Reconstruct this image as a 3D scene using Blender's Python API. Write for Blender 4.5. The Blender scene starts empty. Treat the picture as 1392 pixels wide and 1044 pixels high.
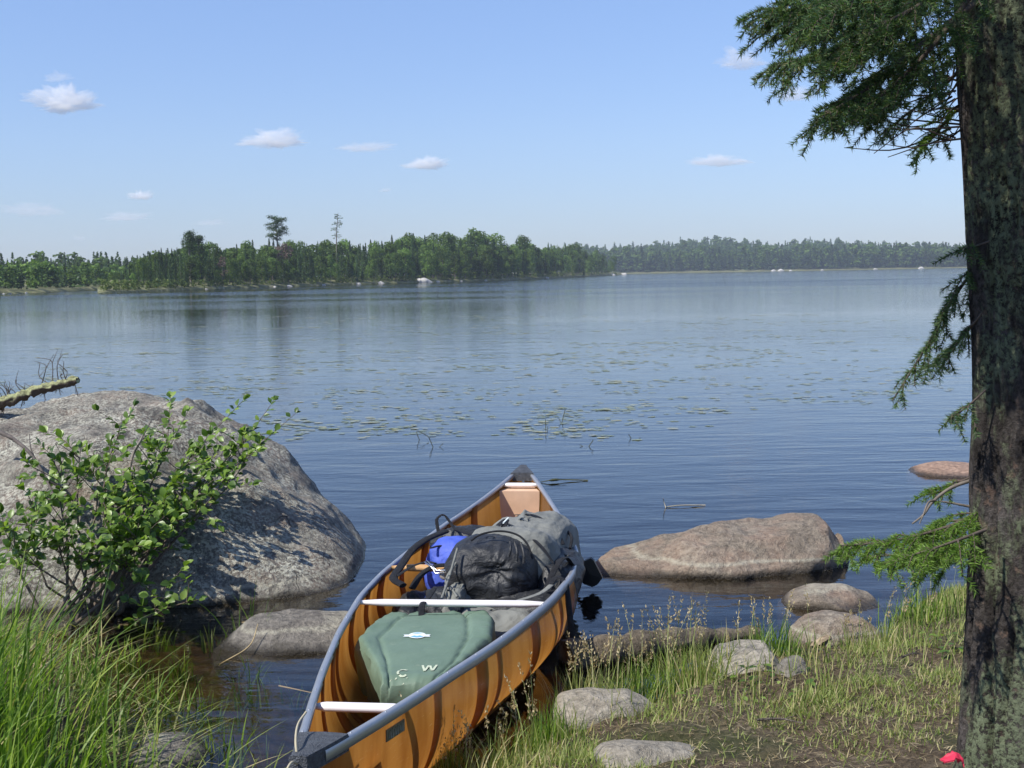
import bpy, math, random
import numpy as np
from mathutils import Vector, Matrix
rad = math.radians
SC = bpy.context.scene
COL = SC.collection
# ---------------------------------------------------------------- camera, sky, sun, exposure
F, CH, SL, H0 = 1750.0, 1.75, .0175, 372.0           # focal length in 1392 px units, eye height above the lake, roll, horizon row
ROLL = math.atan(SL)
PITCH = math.atan((522 - H0) * math.cos(ROLL) / F)
cam = bpy.data.cameras.new("camera"); camo = bpy.data.objects.new("camera", cam); COL.objects.link(camo)
cam.sensor_fit = 'HORIZONTAL'; cam.sensor_width = 36; cam.lens = 36 * F / 1392
cam.clip_start = .05; cam.clip_end = 20000
camo.matrix_world = Matrix.Translation((0, 0, CH)) @ Matrix.Rotation(math.pi / 2 - PITCH, 4, 'X') @ Matrix.Rotation(-ROLL, 4, 'Z')
SC.camera = camo
SUN_EL = rad(50); SUN_AZ = math.atan2(-.85, -.50)      # azimuth from +Y towards +X
SDIR = Vector((math.sin(SUN_AZ) * math.cos(SUN_EL), math.cos(SUN_AZ) * math.cos(SUN_EL), math.sin(SUN_EL)))
w = bpy.data.worlds.new("World"); SC.world = w; w.use_nodes = True
nt = w.node_tree; bg = nt.nodes["Background"]
sky = nt.nodes.new("ShaderNodeTexSky"); sky.sky_type = 'NISHITA'; sky.sun_disc = False
sky.sun_elevation = SUN_EL; sky.sun_rotation = SUN_AZ; sky.altitude = 300; sky.air_density = 1.0; sky.dust_density = .25; sky.ozone_density = 3.2
tint = nt.nodes.new('ShaderNodeMix'); tint.data_type = 'RGBA'; tint.blend_type = 'MULTIPLY'; tint.inputs[0].default_value = 1; tint.inputs[7].default_value = (1.0, .97, 1.06, 1)
nt.links.new(sky.outputs[0], tint.inputs[6])
tcw = nt.nodes.new('ShaderNodeTexCoord'); sz = nt.nodes.new('ShaderNodeSeparateXYZ'); nt.links.new(tcw.outputs['Generated'], sz.inputs[0])
rw = nt.nodes.new('ShaderNodeValToRGB'); nt.links.new(sz.outputs[2], rw.inputs[0]); ce = rw.color_ramp.elements; ce[0].position = 0; ce[0].color = (.46, .525, .66, 1); ce[1].position = .24; ce[1].color = (.90, .92, .96, 1)
e_ = ce.new(.10); e_.color = (.70, .73, .80, 1)
air = nt.nodes.new('ShaderNodeMix'); air.data_type = 'RGBA'; air.blend_type = 'MULTIPLY'; air.inputs[0].default_value = 1; nt.links.new(tint.outputs[2], air.inputs[6]); nt.links.new(rw.outputs[0], air.inputs[7]); nt.links.new(air.outputs[2], bg.inputs[0]); bg.inputs[1].default_value = .14
sl = bpy.data.lights.new("sun", 'SUN'); so = bpy.data.objects.new("sun", sl); COL.objects.link(so)
sl.energy = 4.6; sl.angle = rad(.53); sl.color = (1, .95, .87)
so.rotation_euler = SDIR.to_track_quat('Z', 'Y').to_euler()
SC.view_settings.view_transform = 'Standard'; SC.view_settings.look = 'None'; SC.view_settings.gamma = 1
SC.view_settings.exposure = 0.3
SC.render.engine = 'CYCLES'
cy = SC.cycles
cy.max_bounces = 14; cy.transparent_max_bounces = 16; cy.volume_bounces = 10; cy.diffuse_bounces = 4; cy.glossy_bounces = 4
cy.use_denoising = True; cy.caustics_reflective = False; cy.caustics_refractive = False
# ---------------------------------------------------------------- pixel -> place helpers (author's survey of the photograph)
def ray(px, py):
    x = px - 696; y = py - 522
    u = x * math.cos(ROLL) - y * math.sin(ROLL); v = x * math.sin(ROLL) + y * math.cos(ROLL)
    c, s = math.cos(PITCH), math.sin(PITCH)
    return (u, F * c - v * s, -F * s - v * c)
def G(px, py, z=0.):
    r = ray(px, py); k = (z - CH) / r[2]
    return Vector((r[0] * k, r[1] * k, z))
def D(px, py, d):
    r = ray(px, py); k = d / r[1]
    return Vector((r[0] * k, d, CH + r[2] * k))
# ---------------------------------------------------------------- noise
def _h(ix, iy, iz, s):
    n = (ix * 374761393 + iy * 668265263 + iz * 2147483647 + s * 974711) & 0xffffffff
    n = ((n ^ (n >> 13)) * 1274126177) & 0xffffffff
    n = ((n ^ (n >> 16)) * 2246822519) & 0xffffffff
    return ((n ^ (n >> 15)) & 0xffffff) / 8388607.5 - 1
def vnoise(P, s=0):
    P = np.asarray(P, float); i = np.floor(P).astype(np.int64); f = P - i; f = f * f * f * (f * (f * 6 - 15) + 10)
    r = 0
    for a in (0, 1):
        for b in (0, 1):
            for c in (0, 1):
                r = r + _h(i[:, 0] + a, i[:, 1] + b, i[:, 2] + c, s) * np.where(a, f[:, 0], 1 - f[:, 0]) * np.where(b, f[:, 1], 1 - f[:, 1]) * np.where(c, f[:, 2], 1 - f[:, 2])
    return r
def fbm(P, o=4, s=0, g=.5, ridged=False):
    P = np.asarray(P, float); a = 1.; r = 0
    for k in range(o):
        n = vnoise(P * 2.03 ** k + 17.3 * k, s + k)
        r = r + a * ((1 - 2 * np.abs(n)) if ridged else n); a *= g
    return r
# ---------------------------------------------------------------- mesh helpers
def mesh(name, V, faces, smooth=True):
    """V (n,3); faces: one or several int arrays (m,3)/(m,4)"""
    me = bpy.data.meshes.new(name); V = np.asarray(V, np.float32)
    if not isinstance(faces, (list, tuple)): faces = [faces]
    faces = [np.asarray(f, np.int32) for f in faces if len(f)]
    me.vertices.add(len(V)); me.vertices.foreach_set('co', V.ravel())
    nl = sum(f.size for f in faces); me.loops.add(nl)
    me.loops.foreach_set('vertex_index', np.concatenate([f.ravel() for f in faces]))
    st = []; o = 0
    for f in faces:
        st.append(o + np.arange(len(f)) * f.shape[1]); o += f.size
    st = np.concatenate(st).astype(np.int32); me.polygons.add(len(st)); me.polygons.foreach_set('loop_start', st)
    me.polygons.foreach_set('use_smooth', np.full(len(st), smooth))
    me.update(calc_edges=True)
    return me
class MB:                                            # collects pieces that belong to ONE part
    def __init__(s): s.V = []; s.q = []; s.t = []; s.n = 0
    def add(s, V, *fs):
        V = np.asarray(V, float)
        for f in fs:
            f = np.asarray(f, int)
            if len(f): (s.q if f.shape[1] == 4 else s.t).append(f + s.n)
        s.V.append(V); s.n += len(V); return s
    def faces(s): return [np.concatenate(a) for a in (s.q, s.t) if a]
    def mesh(s, name, off=(0, 0, 0), smooth=True): return mesh(name, np.concatenate(s.V) - np.array(off), s.faces(), smooth)
def tag(o, label=None, cat=None, group=None, kind=None):
    for k, v in (('label', label), ('category', cat), ('group', group), ('kind', kind)):
        if v: o[k] = v
    return o
def link(name, me, mat=None, parent=None, loc=(0, 0, 0)):
    o = bpy.data.objects.new(name, me); COL.objects.link(o); o.location = loc
    if mat and not me.materials: me.materials.append(mat)
    if parent: o.parent = parent
    return o
def empty(name, loc, label, cat, group=None):
    o = bpy.data.objects.new(name, None); COL.objects.link(o); o.location = loc; o.empty_display_size = .1
    return tag(o, label, cat, group)
def part(name, mb, mat, parent, smooth=True, label=None):   # world-space builder under an unrotated parent
    off = parent.matrix_basis.translation
    p = parent.parent
    while p: off = off + p.matrix_basis.translation; p = p.parent
    o = link(name, mb.mesh(name, off, smooth), mat, parent)
    if label: o['label'] = label
    return o
def grid_faces(nu, nv, cu=False, cv=False):
    U = nu if cu else nu - 1; Vv = nv if cv else nv - 1
    i, j = np.meshgrid(np.arange(U), np.arange(Vv), indexing='ij'); i = i.ravel(); j = j.ravel()
    a = i * nv + j; b = ((i + 1) % nu) * nv + j; c = ((i + 1) % nu) * nv + (j + 1) % nv; d = i * nv + (j + 1) % nv
    return np.stack([a, b, c, d], 1)
def tube(pts, r, n=8, flat=None, cap=True):
    """swept round/oval bar; r number or list; flat=(wide, high) multipliers, high along z"""
    P = np.array([tuple(p) for p in pts], float); m = len(P); r = np.broadcast_to(np.asarray(r, float), (m,))
    T = np.gradient(P, axis=0); T /= np.linalg.norm(T, axis=1)[:, None] + 1e-12
    up = np.tile([0, 0, 1.], (m, 1)); bad = np.abs(T[:, 2]) > .95; 
    S = np.cross(T, up); 
    if bad.any(): S[bad] = np.cross(T[bad], [0, 1, 0.])
    for k in range(1, m):
        if S[k] @ S[k - 1] < 0: S[k] *= -1
    S /= np.linalg.norm(S, axis=1)[:, None] + 1e-12; N = np.cross(S, T)
    fw, fh = flat or (1, 1); a = np.arange(n) * 2 * math.pi / n
    V = P[:, None] + r[:, None, None] * (fw * np.cos(a)[None, :, None] * S[:, None] + fh * np.sin(a)[None, :, None] * N[:, None])
    V = V.reshape(-1, 3); f = [grid_faces(m, n, False, True)]
    if cap:
        V = np.vstack([V, P[0], P[-1]]); k = np.arange(n); k2 = (k + 1) % n
        f.append(np.vstack([np.stack([k2, k, np.full(n, m * n)], 1), np.stack([(m - 1) * n + k, (m - 1) * n + k2, np.full(n, m * n + 1)], 1)]))
    return (V, *f)
def spline(pts, n=24):
    P = np.array([tuple(p) for p in pts], float); m = len(P)
    if m < 3: return P[0] + (P[1] - P[0]) * np.linspace(0, 1, n)[:, None]
    Q = np.vstack([2 * P[0] - P[1], P, 2 * P[-1] - P[-2]]); out = []
    for t in np.linspace(0, m - 1 - 1e-9, n):
        i = int(t); f = t - i; a, b, c, d = Q[i:i + 4]
        out.append(.5 * (2 * b + (c - a) * f + (2 * a - 5 * b + 4 * c - d) * f * f + (3 * b - a - 3 * c + d) * f ** 3))
    return np.array(out)
def box(c, s, yaw=0.):
    x, y, z = np.array(s) / 2; V = np.array([(i * x, j * y, k * z) for i in (-1, 1) for j in (-1, 1) for k in (-1, 1)])
    cs, sn = math.cos(yaw), math.sin(yaw); V = np.stack([V[:, 0] * cs - V[:, 1] * sn, V[:, 0] * sn + V[:, 1] * cs, V[:, 2]], 1) + np.array(c)
    return V, np.array([(0, 1, 3, 2), (4, 6, 7, 5), (0, 4, 5, 1), (2, 3, 7, 6), (0, 2, 6, 4), (1, 5, 7, 3)])
def blob(c, r, rot=(0, 0, 0), e=.7, nu=64, nv=40, amp=0., sc=3., seed=0, fn=None):
    """soft stuffed shape: superellipsoid with folds"""
    u = np.arange(nu) * 2 * math.pi / nu; v = np.linspace(-math.pi / 2 + .02, math.pi / 2 - .02, nv); U, Vv = np.meshgrid(u, v, indexing='ij')
    pw = lambda a, k: np.sign(a) * np.abs(a) ** k
    P = np.stack([pw(np.cos(Vv), e) * pw(np.cos(U), e), pw(np.cos(Vv), e) * pw(np.sin(U), e), pw(np.sin(Vv), e)], -1).reshape(-1, 3)
    n = P / (np.linalg.norm(P, axis=1)[:, None] + 1e-9)
    Q = P * np.array(r)
    if fn is not None: Q = fn(P, Q)
    if amp: Q = Q + n * (amp * fbm(Q * sc, 4, seed) + amp * .6 * fbm(Q * np.array([sc * 2.5, sc, sc * 1.5]), 3, seed + 9, ridged=True))[:, None]
    M = np.array(Matrix.Rotation(rot[2], 3, 'Z') @ Matrix.Rotation(rot[1], 3, 'Y') @ Matrix.Rotation(rot[0], 3, 'X'))
    Q = Q @ M.T + np.array(c)
    V = Q; k = np.arange(nu); k2 = (k + 1) % nu
    V = np.vstack([V, Q.reshape(nu, nv, 3)[:, 0].mean(0), Q.reshape(nu, nv, 3)[:, -1].mean(0)])
    return V, grid_faces(nu, nv, True, False), np.vstack([np.stack([k * nv, np.full(nu, nu * nv), k2 * nv], 1), np.stack([k2 * nv + nv - 1, np.full(nu, nu * nv + 1), k * nv + nv - 1], 1)])[:, ::-1]
# ---------------------------------------------------------------- material helpers
class NT:
    def __init__(s, name):
        s.m = bpy.data.materials.new(name); s.m.use_nodes = True; s.t = s.m.node_tree; s.t.nodes.clear()
        s.out = s.n('OutputMaterial'); s.tc = None
    def n(s, typ, **kw):
        nd = s.t.nodes.new('ShaderNode' + typ)
        for k, v in kw.items():
            if k[0] == 'i':
                key = k[1:]; key = int(key) if key.isdigit() else key.replace('_', ' ')
                if hasattr(v, 'is_output') or hasattr(v, 'links'): s.t.links.new(v, nd.inputs[key])
                else:
                    nd.inputs[key].default_value = v
            else: setattr(nd, k, v)
        return nd
    def pos(s):
        if not s.tc: s.tc = s.n('NewGeometry')
        return s.tc.outputs['Position']
    def obj(s): return s.n('TexCoord').outputs['Object']
    def noise(s, scale, detail=4, rough=.55, vec=None, st=None, dist=0):
        vec = vec or s.pos()
        if st: vec = s.n('Mapping', iVector=vec, iScale=st).outputs[0]
        return s.n('TexNoise', iVector=vec, iScale=scale, iDetail=detail, iRoughness=rough, iDistortion=dist).outputs['Fac']
    def vor(s, scale, vec=None, feature='F1', st=None):
        vec = vec or s.pos()
        if st: vec = s.n('Mapping', iVector=vec, iScale=st).outputs[0]
        return s.n('TexVoronoi', feature=feature, iVector=vec, iScale=scale).outputs['Distance']
    def ramp(s, fac, stops, interp='LINEAR'):
        r = s.n('ValToRGB', iFac=fac); cr = r.color_ramp; cr.interpolation = interp
        while len(cr.elements) < len(stops): cr.elements.new(.5)
        for e, (p, c) in zip(cr.elements, stops):
            e.position = p; e.color = (c, c, c, 1) if isinstance(c, (int, float)) else (*c, 1)
        return r.outputs[0]
    def mix(s, fac, a, b, mode='MIX'):
        m = s.n('Mix', data_type='RGBA', blend_type=mode)
        for k, v in ((0, fac), (6, a), (7, b)):
            if hasattr(v, 'links'): s.t.links.new(v, m.inputs[k])
            else: m.inputs[k].default_value = v if k == 0 else (*v, 1)
        return m.outputs[2]
    def math(s, op, a, b=0., c=None, clamp=False):
        m = s.n('Math', operation=op, use_clamp=clamp)
        for k, v in ((0, a), (1, b), (2, c)):
            if v is None: continue
            if hasattr(v, 'links'): s.t.links.new(v, m.inputs[k])
            else: m.inputs[k].default_value = v
        return m.outputs[0]
    def sep(s, vec=None):
        return s.n('SeparateXYZ', iVector=vec or s.pos()).outputs
    def mapr(s, v, a, b, c=0., d=1.):
        return s.n('MapRange', iValue=v, i1=a, i2=b, i3=c, i4=d).outputs[0]
    def bump(s, h, strength=.5, dist=.01, normal=None):
        b = s.n('Bump', iHeight=h, iStrength=strength, iDistance=dist)
        if normal: s.t.links.new(normal, b.inputs['Normal'])
        return b.outputs[0]
    def bsdf(s, color, rough=.8, normal=None, spec=.3, metal=0., surf=True):
        b = s.n('BsdfPrincipled')
        for k, v in (('Base Color', color), ('Roughness', rough), ('Metallic', metal), ('Specular IOR Level', spec)):
            if hasattr(v, 'links'): s.t.links.new(v, b.inputs[k])
            else: b.inputs[k].default_value = (*v, 1) if isinstance(v, tuple) else v
        if normal: s.t.links.new(normal, b.inputs['Normal'])
        if surf: s.t.links.new(b.outputs[0], s.out.inputs[0])
        return b.outputs[0]
    def translucent(s, b, color, fac, normal=None):
        t = s.n('BsdfTranslucent')
        if hasattr(color, 'links'): s.t.links.new(color, t.inputs[0])
        else: t.inputs[0].default_value = (*color, 1)
        if normal: s.t.links.new(normal, t.inputs[1])
        m = s.n('MixShader', iFac=fac); s.t.links.new(b, m.inputs[1]); s.t.links.new(t.outputs[0], m.inputs[2]); s.t.links.new(m.outputs[0], s.out.inputs[0])
def plain(name, c, rough=.6, metal=0., var=.15, scale=8., spec=.4, bump=0., bs=200.):
    m = NT(name); n = m.noise(scale, 5); a = tuple(x * (1 - var) for x in c); b = tuple(min(1, x * (1 + var)) for x in c)
    nm = m.bump(m.noise(bs, 3), .6, bump) if bump else None
    m.bsdf(m.ramp(n, [(.3, a), (.7, b)]), rough, nm, spec, metal); return m.m
def leafmat(name, stops, trans=.35, rough=.5, spec=.3, big=0., var=0.):
    m = NT(name); r = m.n('NewGeometry').outputs['Random Per Island']
    c = m.ramp(r, stops)
    if var:
        k = m.math('MULTIPLY', m.mapr(m.noise(var, 2, .6), .3, .7, .55, 1.5), m.mapr(m.n('ObjectInfo').outputs['Random'], 0., 1., .65, 1.35)); cc_ = m.n('CombineXYZ', iX=k, iY=m.math('POWER', k, 1.0), iZ=k); c = m.mix(1., c, (1, 1, 1), 'MULTIPLY'); m.t.links.new(cc_.outputs[0], c.node.inputs[7])
    if big:
        c = m.mix(m.ramp(m.noise(big, 3), [(.35, 0.), (.65, .55)]), c, tuple(x * 1.5 for x in stops[-1][1]), 'MIX')
    b = m.bsdf(c, rough, None, spec, surf=False)
    tc = m.n('Mix', data_type='RGBA', blend_type='MULTIPLY'); tc.inputs[0].default_value = 1; m.t.links.new(c, tc.inputs[6]); tc.inputs[7].default_value = (1.6, 1.7, .7, 1)
    m.translucent(b, tc.outputs[2], trans); return m.m
def rockmat(name, c1, c2, lichen=0., lic=(.42, .44, .33), wet=True, line=True, fleck=.5, pink=0.):
    m = NT(name); p = m.pos()
    n1 = m.noise(2.2, 8, .62); n2 = m.noise(28, 6, .7); n3 = m.noise(160, 3, .7)
    col = m.ramp(n1, [(.3, c1), (.7, c2)])
    col = m.mix(m.ramp(n2, [(.38, .75), (.6, 0.)]), col, tuple(x * .45 for x in c1))
    col = m.mix(m.ramp(n3, [(.55, 0.), (.72, fleck)]), col, tuple(min(1, x * 1.7) for x in c2))
    if pink: col = m.mix(m.math('MULTIPLY', m.ramp(m.noise(5, 5), [(.45, 0.), (.65, 1.)]), pink), col, (.42, .24, .16))
    if lichen:
        L = m.math('MULTIPLY', m.ramp(m.noise(3.1, 5, .6), [(.5 - lichen * .25, 0.), (.62, 1.)]), m.ramp(m.noise(46, 4, .75), [(.46, 0.), (.56, 1.)]))
        nz = m.sep(m.tc.outputs['Normal'])[2]
        L = m.math('MULTIPLY', L, m.mapr(nz, .1, .75, .25, 1.))
        col = m.mix(L, col, lic)
        dk = m.ramp(m.noise(7, 6, .7), [(.52, 0.), (.66, .75)]); col = m.mix(dk, col, (.05, .05, .048))
    z = m.sep(p)[2]; zz = m.math('ADD', z, m.mapr(m.noise(6, 3), 0., 1., -.02, .02))
    if line: col = m.mix(m.math('MULTIPLY', m.ramp(m.mapr(zz, 0., .2), [(.30, 0.), (.35, .7), (.37, .7), (.42, 0.)]), m.ramp(n2, [(.35, .4), (.6, 1.)])), col, (.52, .49, .38))
    if wet: col = m.mix(m.ramp(m.mapr(zz, -.02, .08), [(.30, .9), (.62, 0.)]), col, (.03, .024, .015))
    crk = m.math('MULTIPLY', m.ramp(m.vor(2.6, m.n('Mapping', iVector=m.math and m.n('VectorMath', operation='ADD', i0=p, i1=m.n('VectorMath', operation='SCALE', i0=m.n('TexNoise', iVector=p, iScale=4.).outputs['Color'], iScale=.5).outputs[0]).outputs[0], iScale=(1, 1, 1.7)).outputs[0], 'DISTANCE_TO_EDGE'), [(0., 1.), (.013, 0.)]), m.ramp(m.noise(2.3, 3), [(.54, 0.), (.62, .6)]))
    col = m.mix(crk, col, (.04, .035, .03))
    h = m.math('ADD', m.math('MULTIPLY', n2, 1.), m.math('MULTIPLY', n3, .25))
    rg = m.mapr(z, .01, .04, .25, .88)
    h = m.math('SUBTRACT', h, m.math('MULTIPLY', crk, .8)); h = m.math('ADD', h, m.math('MULTIPLY', m.ramp(m.noise(13, 5, .65, dist=.6), [(.42, 0.), (.56, 1.)]), .22)); m.bsdf(col, rg, m.bump(h, 1., .028), .3); return m.m
# ================================================================ SETTING
random.seed(4); RG = np.random.default_rng(7)
SHX = [-60, -7, -3.5, -2.4, -1.9, -1.5, -1.15, -.8, -.4, -.17, .14, .65, 1.31, 1.8, 2.4, 4, 7, 60]
SHY = [8, 7.4, 6.9, 6.1, 5.45, 4.85, 4.2, 3.7, 3.7, 4.25, 4.85, 5.3, 5.72, 6.1, 6.8, 7.5, 7, 5]
def ground_z(x, y):
    x = np.asarray(x, float); y = np.asarray(y, float)
    P = np.stack([x, y, 0 * x], -1).reshape(-1, 3)
    d = (np.interp(x, SHX, SHY) - y) * .85 + (.09 * fbm(P * 1.7, 3, 3)).reshape(x.shape)
    dl = np.maximum(d, 0); dw = np.maximum(-d, 0)
    land = .01 + .085 * (1 - np.exp(-dl / .45)) + .055 * np.minimum(dl, 12)
    near_left = np.clip((-.6 - x) / .5, 0, 1)
    land = land * (1 - .45 * near_left)
    water = -.02 - .20 * (1 - np.exp(-dw / .5)) * (1 - .55 * near_left) - .075 * dw + .045 * near_left * np.minimum(dw, 1.5)
    z = np.where(d > 0, land, np.maximum(water, -4))
    return z + (.022 * fbm(P * 5.3, 3, 11) + .008 * fbm(P * 23, 2, 5)).reshape(x.shape) * np.exp(-dw / 3)
def axis(lo, hi, c, n):
    t = np.linspace(-1, 1, n); a = np.sinh(t * 9.) / np.sinh(9.)
    return np.where(a < 0, c - a * (lo - c), c + a * (hi - c)) if False else c + np.where(a < 0, -a * (lo - c), a * (hi - c))
gx = np.concatenate([-np.geomspace(4500, 4.2, 40), np.linspace(-4.1, 4.1, 165), np.geomspace(4.2, 4500, 40)])
gy = np.concatenate([-np.geomspace(1500, 1.2, 30), np.linspace(-1.1, 9.5, 200), np.geomspace(9.6, 5500, 50)])
X, Y = np.meshgrid(gx, gy, indexing='ij')
gm = NT('lake_shore_soil'); p = gm.pos(); n1 = gm.noise(3.2, 6, .65); n2 = gm.noise(40, 5, .7); z = gm.sep(p)[2]
col = gm.ramp(n1, [(.3, (.12, .09, .055)), (.55, (.21, .16, .105)), (.75, (.32, .26, .18))])
col = gm.mix(gm.ramp(n2, [(.42, .8), (.58, 0.)]), col, (.06, .042, .026))
col = gm.mix(gm.ramp(gm.noise(90, 3, .8), [(.6, 0.), (.7, .8)]), col, (.27, .21, .12))
col = gm.mix(gm.ramp(gm.noise(1.3, 4), [(.5, 0.), (.62, .6)]), col, (.06, .085, .025))
bed = gm.ramp(gm.noise(9, 6, .7), [(.35, (.05, .032, .014)), (.6, (.16, .10, .042)), (.75, (.26, .19, .08))])
col = gm.mix(gm.mapr(z, .0, .05, 1., 0.), col, bed)
gm.bsdf(col, gm.mapr(z, 0., .06, .4, .95), gm.bump(gm.noise(60, 6, .75), 1., .03), .2)
ground = tag(link('ground', mesh('ground', np.stack([X, Y, ground_z(X, Y)], -1).reshape(-1, 3), grid_faces(len(gx), len(gy))), gm.m), kind='structure')
# ---------------------------------------------------------------- canoe hull shape (t along, side, v keel->gunwale)
CA = np.array([-.585, 3.35]); CD = np.array([.647, 4.985]); CL = float(np.hypot(*CD)); CD /= CL; CN = np.array([CD[1], -CD[0]])
WT = [0, .15, .33, .67, 1.1, 1.65, 2.25, 2.7, 3.13, 3.75, 4.4, 4.75, 5.0, CL]
WH = [.012, .042, .074, .141, .226, .335, .425, .452, .435, .345, .190, .100, .028, .012]
WC = [0, -.005, -.012, -.02, -.02, .0, .028, .052, .062, .047, .033, .02, .005, 0]
_ts = np.linspace(0, CL, 400)
def _smooth(xs, ys):
    q = np.interp(_ts, xs, ys); k = np.hanning(33); k /= k.sum()
    e = np.concatenate([2 * q[0] - q[16:0:-1], q, 2 * q[-1] - q[-2:-18:-1]]); return np.convolve(e, k, 'valid')
_WH = np.maximum(_smooth(WT, WH), .012); _WC = _smooth(WT, WC)
def c_hw(t): return np.interp(t, _ts, _WH)
def c_ct(t): return np.interp(t, _ts, _WC)
def c_zg(t):
    s = 2 * np.asarray(t) / CL - 1; return .33 + np.where(s < 0, .13, .15) * np.abs(s) ** 2.8
def c_zk(t):
    t = np.asarray(t, float)
    z = -.075 + .10 * np.clip(1 - t / 2.2, 0, 1) ** 2
    z = z + .40 * np.clip(1 - t / .26, 0, 1) ** 2.4 + .44 * np.clip((t - (CL - .26)) / .26, 0, 1) ** 2.4
    return np.minimum(z, c_zg(t) - .02)
def c_n(t): s = np.abs(2 * np.asarray(t) / CL - 1); return 2.9 - 1.5 * s ** 2.5
def c_w(t, f):
    """half width at height fraction f (0 keel, 1 gunwale)"""
    n = c_n(t); x = (1 - np.clip(1 - f, 0, 1) ** n) ** (1 / n)
    m = 1 - np.abs(2 * np.asarray(t) / CL - 1) ** 2
    return c_hw(t) * x * (1 + .07 * np.sin(np.pi * np.clip(f, 0, 1)) * m)
def c_pt(t, wv, z): return np.stack([CA[0] + CD[0] * t + CN[0] * wv, CA[1] + CD[1] * t + CN[1] * wv, z + 0 * t], -1)
def c_hull(t, side, f): return c_pt(t, c_ct(t) + side * c_w(t, f), c_zk(t) + f * (c_zg(t) - c_zk(t)))
# ---------------------------------------------------------------- water (its surface stops at the hull)
tt = np.linspace(0, CL, 1200); ok = c_zk(tt) < -.004; t0, t1 = tt[ok][0], tt[ok][-1]
a = (1 - np.cos(np.linspace(0, np.pi, 90))) / 2; tw = t0 + a * (t1 - t0); fw = np.clip(-c_zk(tw) / (c_zg(tw) - c_zk(tw)), 0, 1)
ww = c_w(tw, fw)
loop = np.vstack([c_pt(tw, c_ct(tw) + ww, 0.)[:-1], c_pt(tw, c_ct(tw) - ww, 0.)[::-1][:-1]])
cen = loop.mean(0); rings = [loop]; r0 = np.hypot(*(loop - cen)[:, :2].T); ang = np.arctan2(loop[:, 1] - cen[1], loop[:, 0] - cen[0])
for k, R in enumerate([3.2, 5, 8, 14, 30, 80, 250, 900, 3200, 7000]):
    circ = cen + np.stack([np.cos(ang), np.sin(ang), 0 * ang], 1) * np.maximum(R, r0 * 1.15)[:, None]
    rings.append(circ)
WV = np.vstack(rings); WV[:, 2] = 0
wm = NT('lake_water'); p = wm.pos(); xyz = wm.sep(p)
y = xyz[1]
calm = wm.noise(.035, 3, .5, st=(1, 3.2, 1))
far = wm.mapr(y, 40., 150., 0., 1.)
wind = wm.math('MULTIPLY', wm.ramp(wm.noise(.02, 3, .55, st=(.6, 2.2, 1)), [(.42, .25), (.6, 1.)]), wm.mapr(y, 70., 160., .12, .8))
h = wm.math('ADD', wm.math('MULTIPLY', wm.noise(2.1, 3, .5, st=(.45, 1.35, 1), dist=.4), .9), wm.math('MULTIPLY', wm.noise(9, 3, .55, st=(.6, 1.25, 1)), .16))
h2 = wm.math('ADD', wm.math('MULTIPLY', wm.noise(.9, 2, .5, st=(.5, 1.6, 1)), 1.2), wm.math('MULTIPLY', wm.noise(4.5, 4, .6, st=(.7, 1.3, 1)), .5))
nb = wm.n('Bump', iHeight=h, iDistance=.03); wm.t.links.new(wm.mapr(y, 6., 45., .42, .21), nb.inputs['Strength'])
nb2 = wm.n('Bump', iHeight=h2, iDistance=.16); wm.t.links.new(wm.math('MULTIPLY', wind, .55), nb2.inputs['Strength']); wm.t.links.new(nb.outputs[0], nb2.inputs['Normal'])
fr = wm.n('Fresnel', iIOR=1.33, iNormal=nb2.outputs[0])
gl = wm.n('BsdfGlossy', iColor=(.97, .97, .97, 1), iRoughness=.04, iNormal=nb2.outputs[0])
tr = wm.n('BsdfTransparent', iColor=(.93, .9, .82, 1))
mx = wm.n('MixShader', iFac=fr.outputs[0]); wm.t.links.new(tr.outputs[0], mx.inputs[1]); wm.t.links.new(gl.outputs[0], mx.inputs[2]); wm.t.links.new(mx.outputs[0], wm.out.inputs[0])
va = wm.n('VolumeAbsorption', iColor=(.34, .28, .18, 1), iDensity=1.9); wm.t.links.new(va.outputs[0], wm.out.inputs[1])
water = tag(link('water', mesh('water', WV, grid_faces(len(rings), len(loop), False, True)), wm.m), kind='structure')
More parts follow.
